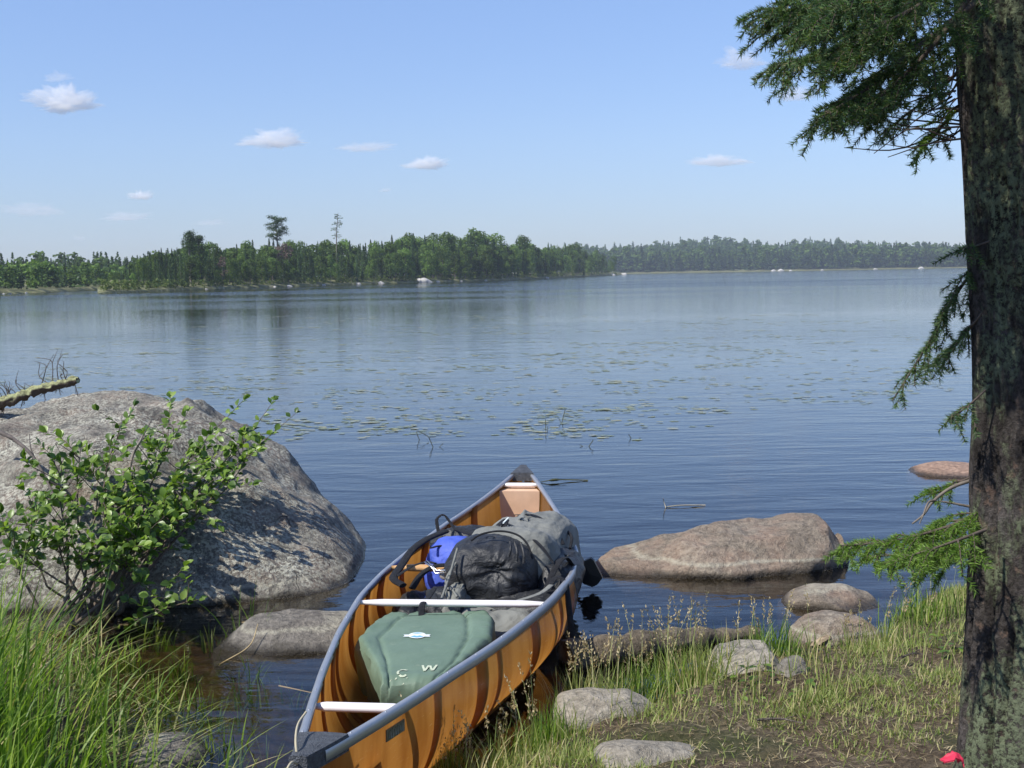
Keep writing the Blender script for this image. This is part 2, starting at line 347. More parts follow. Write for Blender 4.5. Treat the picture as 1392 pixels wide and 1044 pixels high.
# ================================================================ ROCKS
def rock(label, prof, yc, dm, mat, zb=-.05, depth=.3, amp=.03, sc=3., seed=0, n=2.4, nu=70, nv=64, group=None, name='rock', cat='rock', big=0., back=1., ridge=0., cuts=5):
    """prof [(x, top z)...] silhouette; yc = float or [(x, y)...]; dm = half depth"""
    px = np.array([q[0] for q in prof]); pz = np.array([q[1] for q in prof])
    u = (1 - np.cos(np.linspace(0, np.pi, nu))) / 2; x = px[0] + u * (px[-1] - px[0])
    top = np.interp(x, px, pz); k = np.hanning(7); k /= k.sum(); top[3:-3] = np.convolve(top, k, 'valid')
    yy = np.full(nu, yc) if not isinstance(yc, (list, tuple)) else np.interp(x, [q[0] for q in yc], [q[1] for q in yc])
    Dm = dm * np.maximum(1 - np.abs(2 * u - 1) ** 2.6, .0005) ** (1 / 2.2)
    th = np.arange(nv) * 2 * np.pi / nv; c, s = np.cos(th), np.sin(th); pw = lambda a, k: np.sign(a) * np.abs(a) ** k
    H = np.where(s > 0, 1, 0)
    V = np.zeros((nu, nv, 3)); V[..., 0] = x[:, None]
    V[..., 1] = yy[:, None] - Dm[:, None] * pw(c, 2 / n)[None] * np.where(c < 0, back, 1.)[None]
    env = (Dm / dm)[:, None]
    V[..., 2] = zb + np.where(s > 0, (top - zb)[:, None] * pw(np.abs(s), 2 / n)[None], -depth * np.abs(s)[None] * env)
    V = V.reshape(-1, 3)
    if cuts:
        rq = np.random.default_rng(seed * 3 + 1); c0 = np.array([V[:, 0].mean(), yy.mean(), zb]); S_ = np.array([(px[-1] - px[0]) / 2, dm, pz.max() - zb]); Q = (V - c0) / S_
        for i in range(cuts):
            d = rq.normal(0, 1, 3) * [.4, 1, .8]; d[2] = abs(d[2]); d[1] = -abs(d[1]) if i % 3 else d[1]; d /= np.linalg.norm(d); pr_ = Q @ d; e = pr_.max() * rq.uniform(.80, .95); Q = Q - d[None] * (np.maximum(pr_ - e, 0) * .8)[:, None]
        Q[:, 0] *= 1 / max(1e-6, np.abs(Q[:, 0]).max()); Q[:, 2] *= 1 / max(1e-6, Q[:, 2].max()); V = Q * S_ + c0
    cx = np.stack([V[:, 0] * 0 + px.mean() * .5 + V[:, 0] * .5, np.repeat(yy, nv), np.full(len(V), zb)], 1)
    nr = V - cx; nr /= np.linalg.norm(nr, axis=1)[:, None] + 1e-9
    dsp = amp * fbm(V * sc, 5, seed, .5) + (big * fbm(V * sc * .35, 2, seed + 40) if big else 0) + (ridge * fbm(V * sc * .8, 4, seed + 70, .5, True) if ridge else 0)
    V = V + nr * (dsp * np.repeat(np.minimum(1, env[:, 0] ** 1.6 * 1.3), nv))[:, None]
    mb = MB().add(V, grid_faces(nu, nv, False, True)[:, ::-1])
    o = V.mean(0); o[2] = 0
    ob = link(name, mb.mesh(name, o), mat, None, tuple(o)); return tag(ob, label, cat, group)
def prof(pts, extra=()): return sorted([(D(a, b, c)[0], D(a, b + 6, c)[2]) for a, b, c in pts] + list(extra))
RM_big = rockmat('lichened_granite', (.17, .155, .13), (.33, .30, .25), lichen=.9, lic=(.60, .59, .48), fleck=.55, pink=.18)
RM_tan = rockmat('tan_granite', (.25, .205, .155), (.42, .36, .28), fleck=.6, pink=.25)
RM_grey = rockmat('grey_granite', (.22, .20, .17), (.34, .31, .26), fleck=.4)
RM_pale = rockmat('pale_granite', (.38, .34, .27), (.54, .49, .40), line=False, fleck=.3)
RM_pink = rockmat('pink_granite', (.42, .27, .19), (.55, .38, .28), line=False, fleck=.3)
RM_far = rockmat('bleached_granite', (.5, .48, .44), (.7, .67, .62), line=False, wet=False)
boulder = rock('huge grey granite boulder blotched with pale lichen behind the leafy shrub',
     prof([(489, 765, 7.7), (480, 748, 7.75), (452, 714, 7.9), (412, 678, 8.1), (370, 632, 8.2), (300, 586, 8.2), (228, 550, 8.3), (150, 545, 8.3), (60, 556, 8.3), (0, 572, 8.3)], [(-.87, -.12), (-4.2, .8), (-5.0, .3)]),
     [(-5, 8.6), (-3, 8.35), (-1.6, 8.2), (-.93, 7.75)], 1.62, RM_big, zb=-.05, depth=.5, amp=.022, sc=2.6, seed=21, n=2.15, nu=320, nv=280, big=.045, ridge=.035, cuts=8)
rock('flat low grey rock between the big boulder and the canoe', prof([(285, 884, 6.0), (300, 850, 6.25), (350, 826, 6.35), (402, 817, 6.4), (470, 820, 6.4), (530, 835, 6.4)], [(-.35, .0)]), [(-1.5, 6.1), (-.3, 6.3)], .34, RM_grey, amp=.012, sc=4, seed=3, n=2.6, nu=110, nv=90, big=.012)
rock('dark cracked rock among the water grass below the flat rock', prof([(185, 1010, 4.7), (205, 990, 4.75), (245, 985, 4.75), (280, 1010, 4.7), (300, 1044, 4.6)], [(-1.48, 0)]), 4.62, .26, RM_grey, amp=.02, sc=6, seed=5, nu=80, nv=70, ridge=.012)
rock('long tan rock rising from the lake to the right of the canoe',
     prof([(803, 764, 7.55), (812, 757, 7.55), (870, 743, 7.6), (950, 722, 7.65), (1000, 710, 7.7), (1060, 703, 7.7), (1108, 702, 7.7), (1138, 716, 7.7), (1143, 738, 7.6)], [(.26, -.12), (2.02, -.08)]),
     [(.4, 7.62), (1.1, 7.6), (1.9, 7.7)], .42, RM_tan, amp=.022, sc=3.4, seed=9, n=2.2, nu=170, nv=120, big=.02, ridge=.016)
rock('rounded brown rock in the water just below the long tan rock', prof([(1064, 818, 6.6), (1078, 797, 6.7), (1105, 785, 6.75), (1150, 784, 6.75), (1180, 797, 6.7), (1196, 818, 6.6)], [(1.38, -.02), (1.93, -.02)]), 6.65, .27, RM_tan, amp=.012, sc=5, seed=13, nu=80, nv=70, big=.01)
rock('pinkish rounded rock at the edge of the grass with a wood chip on it', prof([(1079, 862, 5.8), (1098, 832, 5.95), (1130, 819, 6), (1165, 824, 6), (1195, 850, 5.9)], [(1.26, 0), (1.72, 0)]), 5.9, .24, RM_tan, amp=.014, sc=5, seed=17, nu=80, nv=70, big=.012)
rock('pale smooth stone half sunk in grass behind the waterside grass stalks', prof([(963, 904, 5.4), (975, 874, 5.5), (1005, 858, 5.55), (1035, 861, 5.55), (1058, 892, 5.45)], [(.79, 0), (1.16, 0)]), 5.42, .2, RM_pale, zb=0, amp=.008, sc=7, seed=19)
rock('pale flat stone in the grass beside the canoe hull', prof([(745, 990, 4.85), (760, 937, 5.0), (800, 924, 5.05), (850, 926, 5.05), (885, 957, 4.9)], [(.11, 0), (.56, 0)]), 4.93, .2, RM_pale, zb=0, amp=.012, sc=6, seed=23)
rock('pale pink stone cut off by the bottom of the photo', prof([(790, 1042, 4.2), (830, 1000, 4.25), (880, 990, 4.3), (930, 996, 4.3), (975, 1028, 4.2)], [(.17, 0), (.72, .02)]), 4.2, .19, RM_pale, zb=0.05, depth=.15, amp=.01, sc=6, seed=29)
rock('small grey stone sunk in turf right of the pale smooth stone', prof([(1052, 915, 5.2), (1065, 886, 5.25), (1085, 880, 5.25), (1108, 902, 5.2)], [(1.04, .04), (1.23, .04)]), 5.2, .1, RM_grey, zb=.05, depth=.1, amp=.008, sc=8, seed=31, nu=40, nv=36)
rock('low pink rock awash in the lake beyond the spruce trunk', prof([(1261, 638, 10.6), (1275, 629, 10.7), (1300, 629, 10.7), (1340, 634, 10.7)], [(4.5, .02), (3.38, -.02)]), 10.9, .45, RM_pink, amp=.02, sc=2, seed=37, nu=80, nv=50)
rock('small pale stone beneath the lowest spruce bough', prof([(1222, 845, 6.2), (1240, 826, 6.3), (1262, 822, 6.3), (1284, 840, 6.2)], [(1.86, 0), (2.14, 0)]), 6.25, .12, RM_pale, zb=0, amp=.01, sc=7, seed=41, nu=40, nv=36)
# small stones and a wood chip near the water
woodm = NT('weathered_wood'); wn = woodm.noise(6, 6, .7, st=(1, 1, 8)); woodm.bsdf(woodm.ramp(woodm.noise(40, 4), [(.35, (.16, .11, .07)), (.65, (.42, .33, .23))]), .85, woodm.bump(woodm.noise(120, 4), .7, .004)); woodm = woodm.m
barkwm = plain('dead_bark', (.16, .135, .11), .9, 0, .45, 30, .2, 1, 150)
q = D(1117, 876, 5.72); mb = MB().add(*tube(spline([q + Vector((-.05, -.02, -.005)), q + Vector((0, .0, .02)), q + Vector((.045, .02, .03))], 8), [.012, .02, .022, .02, .022, .018, .02, .008], 7, (1, .6)))
tag(link('wood_chip', mb.mesh('wood_chip', q, False), woodm, None, tuple(q)), 'short pale broken wood chip on the pinkish rounded rock', 'wood')
# driftwood log lying in the shallows right of the canoe
L0, L1 = Vector((.22, 5.62, .02)), Vector((1.16, 6.05, .0)); lp = spline([L0, L0.lerp(L1, .35) + Vector((0, 0, .02)), L0.lerp(L1, .7) + Vector((0, .03, .01)), L1], 60)
V, *fs = tube(lp, np.linspace(.085, .04, 60) * (1 + .12 * np.sin(np.arange(60) * .7)), 28); V = V + (np.array([0, 0, 1.]) * (.012 * fbm(V * np.array([9, 9, 22]), 4, 5))[:, None])
tag(link('driftwood_log', MB().add(V, *fs).mesh('log', L0), rockmat('grey_log', (.15, .12, .085), (.30, .25, .18), line=False), None, tuple(L0)), 'waterlogged grey driftwood log lying half sunk right of the canoe', 'log')
# dead mossy branch lying on the big boulder
q0 = D(-60, 572, 8.7); mos = empty('fallen_branch', q0, 'dead branch furred with pale moss lying on top of the big boulder', 'branch')
path = spline([q0, D(0, 549, 8.5), D(50, 531, 8.45), D(106, 517, 8.4)], 60)
V, *fs = tube(path, np.linspace(.040, .022, 60), 24)
n_ = fbm(V * 25, 4, 2); up = np.zeros_like(V); up[:, 2] = 1; V = V + up * (.008 * n_)[:, None] + (V - np.vstack([np.repeat(path, 24, 0), path[:1], path[-1:]])) * (.5 * fbm(V * 40, 2, 6))[:, None]
mm = NT('mossy_bark'); nz = mm.sep(mm.n('NewGeometry').outputs['Normal'])[2]
mc = mm.mix(mm.math('MULTIPLY', mm.mapr(nz, -.15, .3), mm.ramp(mm.noise(40, 4, .7), [(.35, .2), (.55, 1.)])), (.10, .08, .065), (.40, .42, .22)); mm.bsdf(mc, .95, mm.bump(mm.noise(180, 4), 1., .01), .1)
part('bark', MB().add(V, *fs), mm.m, mos)
tw = MB(); rr = random.Random(5)
for i in range(42):
    s0 = Vector(path[rr.randrange(2, 58)]); dz = rr.choice([1, 1, 1, -1]) ; L = rr.uniform(.05, .26) if dz > 0 else rr.uniform(.05, .12)
    e = s0 + Vector((rr.uniform(-.5, .2) * L, rr.uniform(-.3, .3) * L, dz * L * .8)); m1 = s0.lerp(e, .5) + Vector((rr.uniform(-.3, .3) * L, 0, rr.uniform(-.1, .3) * L * dz))
    tw.add(*tube(spline([s0, m1, e, e + Vector((rr.uniform(-.35, .1) * L, 0, rr.uniform(-.05, .3) * L))], 10), np.linspace(.0036, .001, 10), 5)); tw.add(*tube(spline([m1, m1 + Vector((rr.uniform(-.4, .3) * L, rr.uniform(-.2, .2) * L, rr.uniform(.1, .5) * L * dz))], 5), np.linspace(.0025, .001, 5), 4))
part('twig', tw, barkwm, mos)
# ================================================================ CANOE
kev = NT('amber_kevlar'); uvn = kev.noise(3.5, 5, .6); ob = kev.obj()
kc = kev.ramp(uvn, [(.3, (.25, .10, .022)), (.7, (.38, .17, .045))])
kc = kev.mix(kev.ramp(kev.noise(60, 4, .7), [(.45, 0.), (.75, .35)]), kc, (.30, .12, .02))
kc = kev.mix(kev.ramp(kev.noise(2, 3, .6, st=(6, 1, 1)), [(.55, 0.), (.7, .3)]), kc, (.34, .15, .04))
scr = kev.ramp(kev.noise(3, 6, .7, st=(14, 1.2, 40)), [(.60, 0.), (.66, .5)]); kc = kev.mix(scr, kc, (.55, .40, .22))
kb = kev.bsdf(kc, .22, kev.bump(kev.noise(9, 3), .12, .01), .45, surf=False); kc2 = kev.mix(kev.ramp(kev.noise(8, 5, .6, st=(1, 1, .22)), [(.38, 0.), (.6, 1.)]), (.40, .155, .026), (.57, .26, .055)); kev.translucent(kb, kc2, .5)
alu = plain('weathered_aluminium', (.38, .40, .43), .4, .55, .07, 12)
vinyl = plain('grey_vinyl_cap', (.10, .11, .125), .6, 0, .35, 40, .3, 1, 200)
white = plain('pale_painted_bar', (.80, .76, .74), .3, 0, .04, 10)
ash = NT('varnished_ash'); ash.bsdf(ash.ramp(ash.noise(12, 4, .6, st=(1, 8, 8)), [(.35, (.50, .27, .10)), (.65, (.68, .42, .19))]), .3, None, .5); ash = ash.m
foam = plain('tan_foam', (.70, .46, .30), .7, 0, .08, 15)
rbn = NT('resin_rib'); rbb = rbn.bsdf((.30, .125, .03), .4, surf=False); rbn.translucent(rbb, (.36, .14, .03), .5); ribm = rbn.m
cc = c_pt(np.array(CL / 2), np.array(0.), np.array(0.)); canoe = empty('canoe', (float(cc[0]), float(cc[1]), -.05), 'amber canoe with grey gunwales nosed onto the grassy bank and loaded with packs', 'canoe')
T = np.concatenate([np.linspace(0, .3, 22)[:-1], np.linspace(.3, CL - .3, 110), np.linspace(CL - .3, CL, 22)[1:]]); f = np.linspace(0, 1, 26)
fv = 1 - (1 - f) ** 1.0
def hullside(off=0., Ts=T, fs=fv):
    TT, FF = np.meshgrid(Ts, fs, indexing='ij')
    out = []
    for s in (-1, 1):
        P = c_pt(TT, c_ct(TT) + s * np.maximum(c_w(TT, FF ** 1.5) - off, 0), c_zk(TT) + FF ** 1.5 * (c_zg(TT) - c_zk(TT)) + off * (1 - FF))
        out.append(P)
    return out
Lh, Rh = hullside(); P = np.concatenate([Lh[:, ::-1], Rh[:, 1:]], 1); nv = P.shape[1]
hull = part('hull', MB().add(P.reshape(-1, 3), grid_faces(len(T), nv)), kev.m, canoe)
# ribs on the inside of the hull
for k, (tr_, rw_) in enumerate([(.98, .03), (1.38, .05), (1.55, .02), (1.98, .05), (2.38, .03), (2.66, .05), (3.05, .03), (3.42, .05), (3.8, .03), (4.2, .04)]):
    ts = np.linspace(tr_ - rw_, tr_ + rw_, 4); a, b = hullside(.004, ts); c_, d_ = hullside(.012, ts)
    o_ = np.concatenate([a[:, ::-1], b[:, 1:]], 1); i_ = np.concatenate([c_[:, ::-1], d_[:, 1:]], 1); m_ = o_.shape[1]
    mb = MB(); ring = np.stack([o_[0], i_[0], i_[1], i_[2], i_[3], o_[3]], 0); mb.add(ring.reshape(-1, 3), grid_faces(6, m_))
    part('rib', mb, ribm, hull)
# gunwales
for s in (-1, 1):
    ts = np.linspace(.10, CL - .08, 160); base = c_pt(ts, c_ct(ts) + s * c_hw(ts), c_zg(ts))
    tg = np.gradient(base, axis=0); tg /= np.linalg.norm(tg, axis=1)[:, None]; nn = np.cross(tg, [0, 0, 1.]); nn /= np.linalg.norm(nn, axis=1)[:, None]; nn *= s * np.sign((nn @ np.array([CN[0], CN[1], 0])).mean())
    sec = [(-.010, -.010), (-.009, .005), (-.005, .009), (.010, .009), (.015, .005), (.016, -.024), (.011, -.026), (.006, -.010)]
    V = np.stack([base + nn * a + np.array([0, 0, b]) for a, b in sec], 1)
    mb = MB().add(V.reshape(-1, 3), grid_faces(len(ts), len(sec), False, True)); n8 = len(sec)
    rv = mb
    for tq in np.arange(.3, CL - .2, .26):
        b_ = c_pt(np.array(tq), c_ct(tq) + s * (c_hw(tq) + .003), c_zg(tq) + .0085); rv.add(*blob(b_, (.0045, .0045, .003), nu=8, nv=6, e=1))
    gw = part('gunwale', mb, alu, canoe)
# deck caps at both ends
def deck(ta, tb, name):
    ts = np.linspace(ta, tb, 14); cols = np.array([-1, -.6, 0, .6, 1]); V = []
    for t in ts:
        hw = c_hw(t) + .013; zt = float(c_zg(t)) + .016; row = []
        for z_, w_ in [(-.05, -1.0), (-.008, -1.01)] + [(.004 * (1 - c * c) , c * .97) for c in cols] + [(-.008, 1.01), (-.05, 1.0)]:
            row.append(c_pt(np.array(t), c_ct(t) + w_ * hw, zt + z_))
        V.append(row)
    V = np.array(V); n_ = V.shape[1]; mb = MB().add(V.reshape(-1, 3), grid_faces(len(ts), n_))
    # close both ends
    for row in (V[0], V[-1]):
        c0 = row.mean(0); m_ = len(row); mb.add(np.vstack([row, c0]), np.array([(i, (i + 1) % m_, m_) for i in range(m_)]))
    return part(name, mb, vinyl, canoe, False)
d1 = deck(-.02, .26, 'deck_cap'); d2 = deck(CL - .15, CL + .02, 'deck_cap')
def thwart(t, z, r, mat, name, flat=(1.2, .8), wl=-1., wr=1., skew=0.):
    a = c_pt(np.array(t), c_ct(t) + wl * c_hw(t), z); b = c_pt(np.array(t + skew), c_ct(t) + wr * c_hw(t), z)
    s = np.linspace(0, 1, 24); rr_ = r * (.55 + .45 * np.clip(np.minimum(s, 1 - s) / .12, 0, 1))
    part(name, MB().add(*tube(a[None] * (1 - s[:, None]) + b[None] * s[:, None], rr_, 14, flat)), mat, canoe)
thwart(.72, float(c_zg(.72)) - .022, .019, white, 'carry_handle')
thwart(2.19, float(c_zg(2.19)) - .012, .019, white, 'thwart', skew=.02)
thwart(2.82, float(c_zg(2.82)) - .002, .019, ash, 'thwart', (1.1, .9), -1, .9)
thwart(4.72, float(c_zg(4.72)) - .012, .018, white, 'carry_handle')
# flotation tanks
def tank(ta, tb, zlid):
    ts = np.linspace(ta, tb, 10); f_ = np.linspace(0, 1, 12); mb = MB(); V = []
    face_t = tb if ta < 1 else ta
    TT, FF = np.meshgrid(np.array([face_t]), f_, indexing='ij')
    zt = c_zk(TT) + FF * (zlid - c_zk(TT)); fr_ = (zt - c_zk(TT)) / (c_zg(TT) - c_zk(TT)); wv_ = np.maximum(c_w(TT, fr_) - .008, .001)
    Lp = c_pt(TT, c_ct(TT) - wv_, zt)[0]; Rp = c_pt(TT, c_ct(TT) + wv_, zt)[0]
    mb.add(np.stack([Lp, Rp], 0).reshape(-1, 3), grid_faces(2, 12))
    fr2 = (zlid - c_zk(ts)) / (c_zg(ts) - c_zk(ts)); w2 = np.maximum(c_w(ts, np.clip(fr2, 0, 1)) - .008, .001)
    mb.add(np.stack([c_pt(ts, c_ct(ts) - w2, zlid), c_pt(ts, c_ct(ts) + w2, zlid)], 0).reshape(-1, 3), grid_faces(2, 10))
    part('flotation_tank', mb, foam, canoe, False)
tank(.12, .52, .27); tank(4.62, 4.97, .40)
# maker's plate on the outside of the hull, its lettering worn to strokes
zz = float(c_zg(.62)); pl = []
def onhull(t, dz, off): 
    fr_ = (float(c_zg(t)) + dz - float(c_zk(t))) / (float(c_zg(t)) - float(c_zk(t))); return c_pt(np.array(t), c_ct(t) + c_w(t, fr_) + off, float(c_zg(t)) + dz)
pm = MB(); A = [onhull(.56, -.05, .004), onhull(.70, -.05, .004), onhull(.70, -.088, .004), onhull(.56, -.088, .004)]; B_ = [onhull(.56, -.05, -.001), onhull(.70, -.05, -.001), onhull(.70, -.088, -.001), onhull(.56, -.088, -.001)]
pm.add(np.array(A + B_), np.array([(0, 1, 2, 3), (0, 4, 5, 1), (1, 5, 6, 2), (2, 6, 7, 3), (3, 7, 4, 0)]))
plate = part('name_plate', pm, plain('dull_plate', (.13, .12, .09), .4, .3), canoe, False)
sm = MB()
for i in range(9):
    t_ = .575 + i * .0135; hh = .010 + .006 * ((i * 7) % 3) / 2
    a_ = onhull(t_, -.069 - hh, .0065); b_ = onhull(t_ + .005, -.069 + hh, .0065); sm.add(*tube([a_, b_], .0012, 5))
part('lettering', sm, plain('plate_letters', (.45, .43, .33), .4), plate)
# painter rope hanging from the near deck
rp = spline([c_pt(np.array(.02), np.array(-.01), np.array(.44)), D(402, 1010, 3.4), D(405, 985, 3.55), D(416, 968, 3.62)], 20)
rp2 = spline([c_pt(np.array(.02), np.array(0.), np.array(.43)), D(398, 1036, 3.3), D(388, 1052, 3.25), D(380, 1090, 3.2)], 20)
part('painter_rope', MB().add(*tube(rp, .0035, 6)).add(*tube(rp2, .0035, 6)), plain('rope', (.45, .40, .28), .9), canoe)
# ================================================================ LOAD
gn = NT('sage_green_vinyl'); gc = gn.ramp(gn.noise(6, 6, .65), [(.3, (.115, .175, .125)), (.7, (.15, .22, .16))]); gc = gn.mix(gn.ramp(gn.noise(17, 6, .75), [(.60, 0.), (.72, .5)]), gc, (.27, .32, .23)); gn.bsdf(gc, .55, gn.bump(gn.math('ADD', gn.noise(10, 4, .5, dist=.8), gn.math('MULTIPLY', gn.noise(420, 2), .05)), .4, .012), .35); green = gn.m
grey = NT('grey_cordura'); grey.bsdf(grey.ramp(grey.noise(5, 5), [(.3, (.16, .165, .15)), (.7, (.225, .23, .21))]), .75, grey.bump(grey.math('ADD', grey.noise(11, 4, .5, dist=1.2), grey.math('MULTIPLY', grey.noise(900, 1), .03)), .55, .03), .3); grey = grey.m
black = NT('black_nylon'); black.bsdf(black.ramp(black.noise(7, 5), [(.3, (.014, .015, .017)), (.7, (.030, .032, .035))]), .5, black.bump(black.noise(9, 5, .55, dist=1.6), .7, .035), .45); black = black.m
blue = NT('blue_nylon'); blue.bsdf(blue.ramp(blue.noise(8, 4), [(.3, (.045, .085, .42)), (.7, (.085, .14, .60))]), .6, blue.bump(blue.noise(14, 4, .5, dist=1.), .5, .02), .35); blue = blue.m
strapm = plain('black_webbing', (.025, .026, .03), .7, 0, .3, 50, .3, .6, 400)
whitem = plain('white_print', (.72, .78, .76), .6, 0, .06, 60); skyb = plain('pale_blue_print', (.16, .40, .58), .6)
silver = plain('brushed_silver', (.62, .62, .62), .25, .9, .1)
def bil(u, v):
    """lid plane of the green pack: v near->far, u left->right (world)"""
    vv = [0, .2, .55, .85, 1.]; lx = np.interp(v, vv, [-.50, -.545, -.655, -.60, -.545]); rx = np.interp(v, vv, [-.30, -.21, -.10, -.095, -.135])
    y_ = 4.66 + .90 * v; z_ = .245 + .03 * v
    return lx + (rx - lx) * u, y_ - .03 * np.sin(np.pi * u) * (v > .9), z_
gp0 = (-.38, 5.1, .02); gpack = empty('portage_pack', gp0, 'sage green portage pack with white oval badge lying in the near end of the canoe', 'pack')
U, Vv = np.meshgrid(np.linspace(0, 1, 61), np.linspace(0, 1, 61), indexing='ij')
x_, y_, z_ = bil(U, Vv); s1 = .16 + .06 * Vv * 0; seams = np.minimum(np.abs(U - (.13 + .07 * Vv)), np.abs(U - (.92 - .17 * Vv)))
edge = np.minimum(np.minimum(U, 1 - U), np.minimum(Vv, 1 - Vv))
puff = .016 * (1 - np.exp(-seams / .012)) + .004 * (1 - np.exp(-seams / .10)) - .028 * np.exp(-edge / .018)
NZ = np.stack([x_, y_, 0 * x_], -1).reshape(-1, 3); puff = puff + (.006 * fbm(NZ * 4, 2, 8) + .010 * fbm(NZ * np.array([9, 22, 1]), 3, 18, .5, True) * np.exp(-np.minimum(edge.ravel(), 1) / .07)).reshape(U.shape)
topP = np.stack([x_, y_, z_ + puff], -1)
mb = MB(); mb.add(topP.reshape(-1, 3), grid_faces(61, 61))
rim = np.concatenate([topP[:, 0], topP[-1, 1:], topP[-2::-1, -1], topP[0, -2:0:-1]]); cg = rim.mean(0)
L_ = [rim]
for dz, sc_ in ((-.012, 1.012), (-.05, 1.015), (-.12, .98), (-.20, .93)):
    r_ = cg + (rim - cg) * np.array([sc_, sc_, 1]); r_[:, 2] = rim[:, 2] * (1 if dz > -.1 else 1) + dz; r_[:, :2] += (.008 * fbm(r_ * 14, 3, 4))[:, None]; L_.append(r_)
mb.add(np.array(L_).reshape(-1, 3), grid_faces(len(L_), len(rim), False, True)[:, ::-1])
pbody = part('body', mb, green, gpack)
def lid(u, v, dz=.0): 
    i = min(60, max(0, u * 60)); j = min(60, max(0, v * 60)); i0, j0 = int(min(i, 59)), int(min(j, 59)); a, b = i - i0, j - j0
    p_ = topP[i0, j0] * (1 - a) * (1 - b) + topP[i0 + 1, j0] * a * (1 - b) + topP[i0, j0 + 1] * (1 - a) * b + topP[i0 + 1, j0 + 1] * a * b
    return p_ + np.array([0, 0, dz])
def lidxy(x, y, dz=.002):
    v = (y - 4.66) / .90; lx, yy, zz_ = bil(np.array(0.), np.array(v)); rx, _, _ = bil(np.array(1.), np.array(v)); return lid(float((x - lx) / (rx - lx)), float(v), dz)
def decal(poly, dz): # polygon outline (local xy) laid on the lid as a thin fan
    c0 = np.mean(poly, 0); m_ = len(poly); V = [lidxy(*q, dz) for q in poly] + [lidxy(*c0, dz)]
    return np.array(V), np.array([(i, (i + 1) % m_, m_) for i in range(m_)])
bx, by = G(567, 867, .275)[0:2]
ov = [(bx + .036 * math.cos(a), by + .042 * math.sin(a)) for a in np.linspace(0, 2 * math.pi, 28)[:-1]]
wg = [(bx - .056, by + .012), (bx + .056, by + .012), (bx + .05, by - .001), (bx + .056, by - .018), (bx - .056, by - .018), (bx - .05, by - .001)]
part('badge', MB().add(*decal(ov, .0035)).add(*decal(wg, .0030)), whitem, pbody, False)
mt = MB()
mt.add(*decal([(bx - .026, by - .020), (bx - .010, by - .004), (bx, by - .012), (bx + .012, by - .003), (bx + .028, by - .020), (bx, by - .033)], .0042))
mt.add(*decal([(bx - .022, by + .026), (bx, by + .036), (bx + .022, by + .026), (bx, by + .021)], .0042))
part('emblem', mt, skyb, pbody, False)
lt = MB()
def stroke(a, b, w=.009):
    a = np.array(a); b = np.array(b); d_ = (b - a) / np.linalg.norm(b - a); n_ = np.array([-d_[1], d_[0]]) * w / 2
    V = [lidxy(*q, .003) for q in (a + n_, b + n_, b - n_, a - n_)]; lt.add(np.array(V), np.array([(0, 1, 2, 3)]))
cx_, cy_ = G(548, 912, .27)[0:2]
for a0, a1 in ((.28, .72), (.80, 1.22), (1.30, 1.72)):
    for k in range(5):
        b0 = math.pi * (a0 + (a1 - a0) * k / 5); b1 = math.pi * (a0 + (a1 - a0) * (k + 1.1) / 5)
        stroke((cx_ + .020 * math.cos(b0), cy_ + .036 * math.sin(b0)), (cx_ + .020 * math.cos(b1), cy_ + .036 * math.sin(b1)))
wx, wy = G(583, 907, .27)[0:2]
for a, b in (((-.026, .034), (-.014, -.032)), ((-.014, -.028), (-.002, .030)), ((.003, .028), (.014, -.032)), ((.016, -.028), (.028, .034))):
    stroke((wx + a[0], wy + a[1]), (wx + b[0], wy + b[1]))
r5 = random.Random(8)
for k in range(16):
    sx, sy = cx_ + r5.uniform(-.05, .05), cy_ + r5.uniform(-.13, -.045) ; a = r5.uniform(0, 3); L = r5.uniform(.002, .008); stroke((sx, sy), (sx + L * math.cos(a), sy + L * math.sin(a)), r5.uniform(.003, .007))
part('lettering', lt, plain('worn_cream_paint', (.50, .56, .42), .8, 0, .3, 120), pbody, False)
# --- grey and black pack
g0 = (.02, 6.4, .0); gp = empty('rucksack', g0, 'big grey rucksack with black front pocket lying across the middle of the canoe', 'rucksack')
def taper(P, Q):
    Q = Q.copy(); t = P[:, 1]; Q[:, 0] *= 1 - .16 * np.clip(t, 0, 1) ** 2; Q[:, 2] += .02 * np.sin(t * 2); return Q
gb = part('body', MB().add(*blob((.065, 6.50, .26), (.222, .50, .225), (rad(-4), rad(-4), rad(-14)), .62, 110, 80, .018, 4.5, 2, taper)), grey, gp)
part('side_panel', MB().add(*blob((.20, 6.22, .22), (.10, .26, .16), (0, rad(20), rad(-10)), .7, 60, 40, .014, 7, 31)), black, gp)
def fold(P, Q):
    Q = Q.copy(); a = np.arctan2(P[:, 0] - .25, P[:, 2] - .55); r_ = np.hypot(P[:, 0] - .25, P[:, 2] - .55); Q[:, 1] -= .012 * np.sin(a * 11 + 1.5 * np.sin(a * 2)) * np.exp(-r_ * 2.6) * (P[:, 1] < 0); Q[:, 1] += .05 * np.exp(-(r_ / .22) ** 2) * (P[:, 1] < 0); return Q
pk = part('front_pocket', MB().add(*blob((-.105, 6.09, .29), (.225, .20, .195), (rad(10), 0, rad(-14)), .66, 150, 110, .012, 3.5, 12, fold)), black, gp)
part('hood', MB().add(*blob((-.01, 6.20, .335), (.22, .17, .18), (rad(-14), 0, rad(-14)), .6, 90, 60, .010, 7, 14)), grey, gp)
part('base_panel', MB().add(*blob((-.10, 5.80, .10), (.235, .20, .12), (0, 0, rad(-10)), .75, 70, 50, .014, 7, 15)), grey, gp)
part('base_panel', MB().add(*blob((.05, 5.93, .15), (.20, .17, .12), (0, 0, rad(-10)), .75, 70, 50, .014, 7, 16)), black, gp, label='black lower pocket')
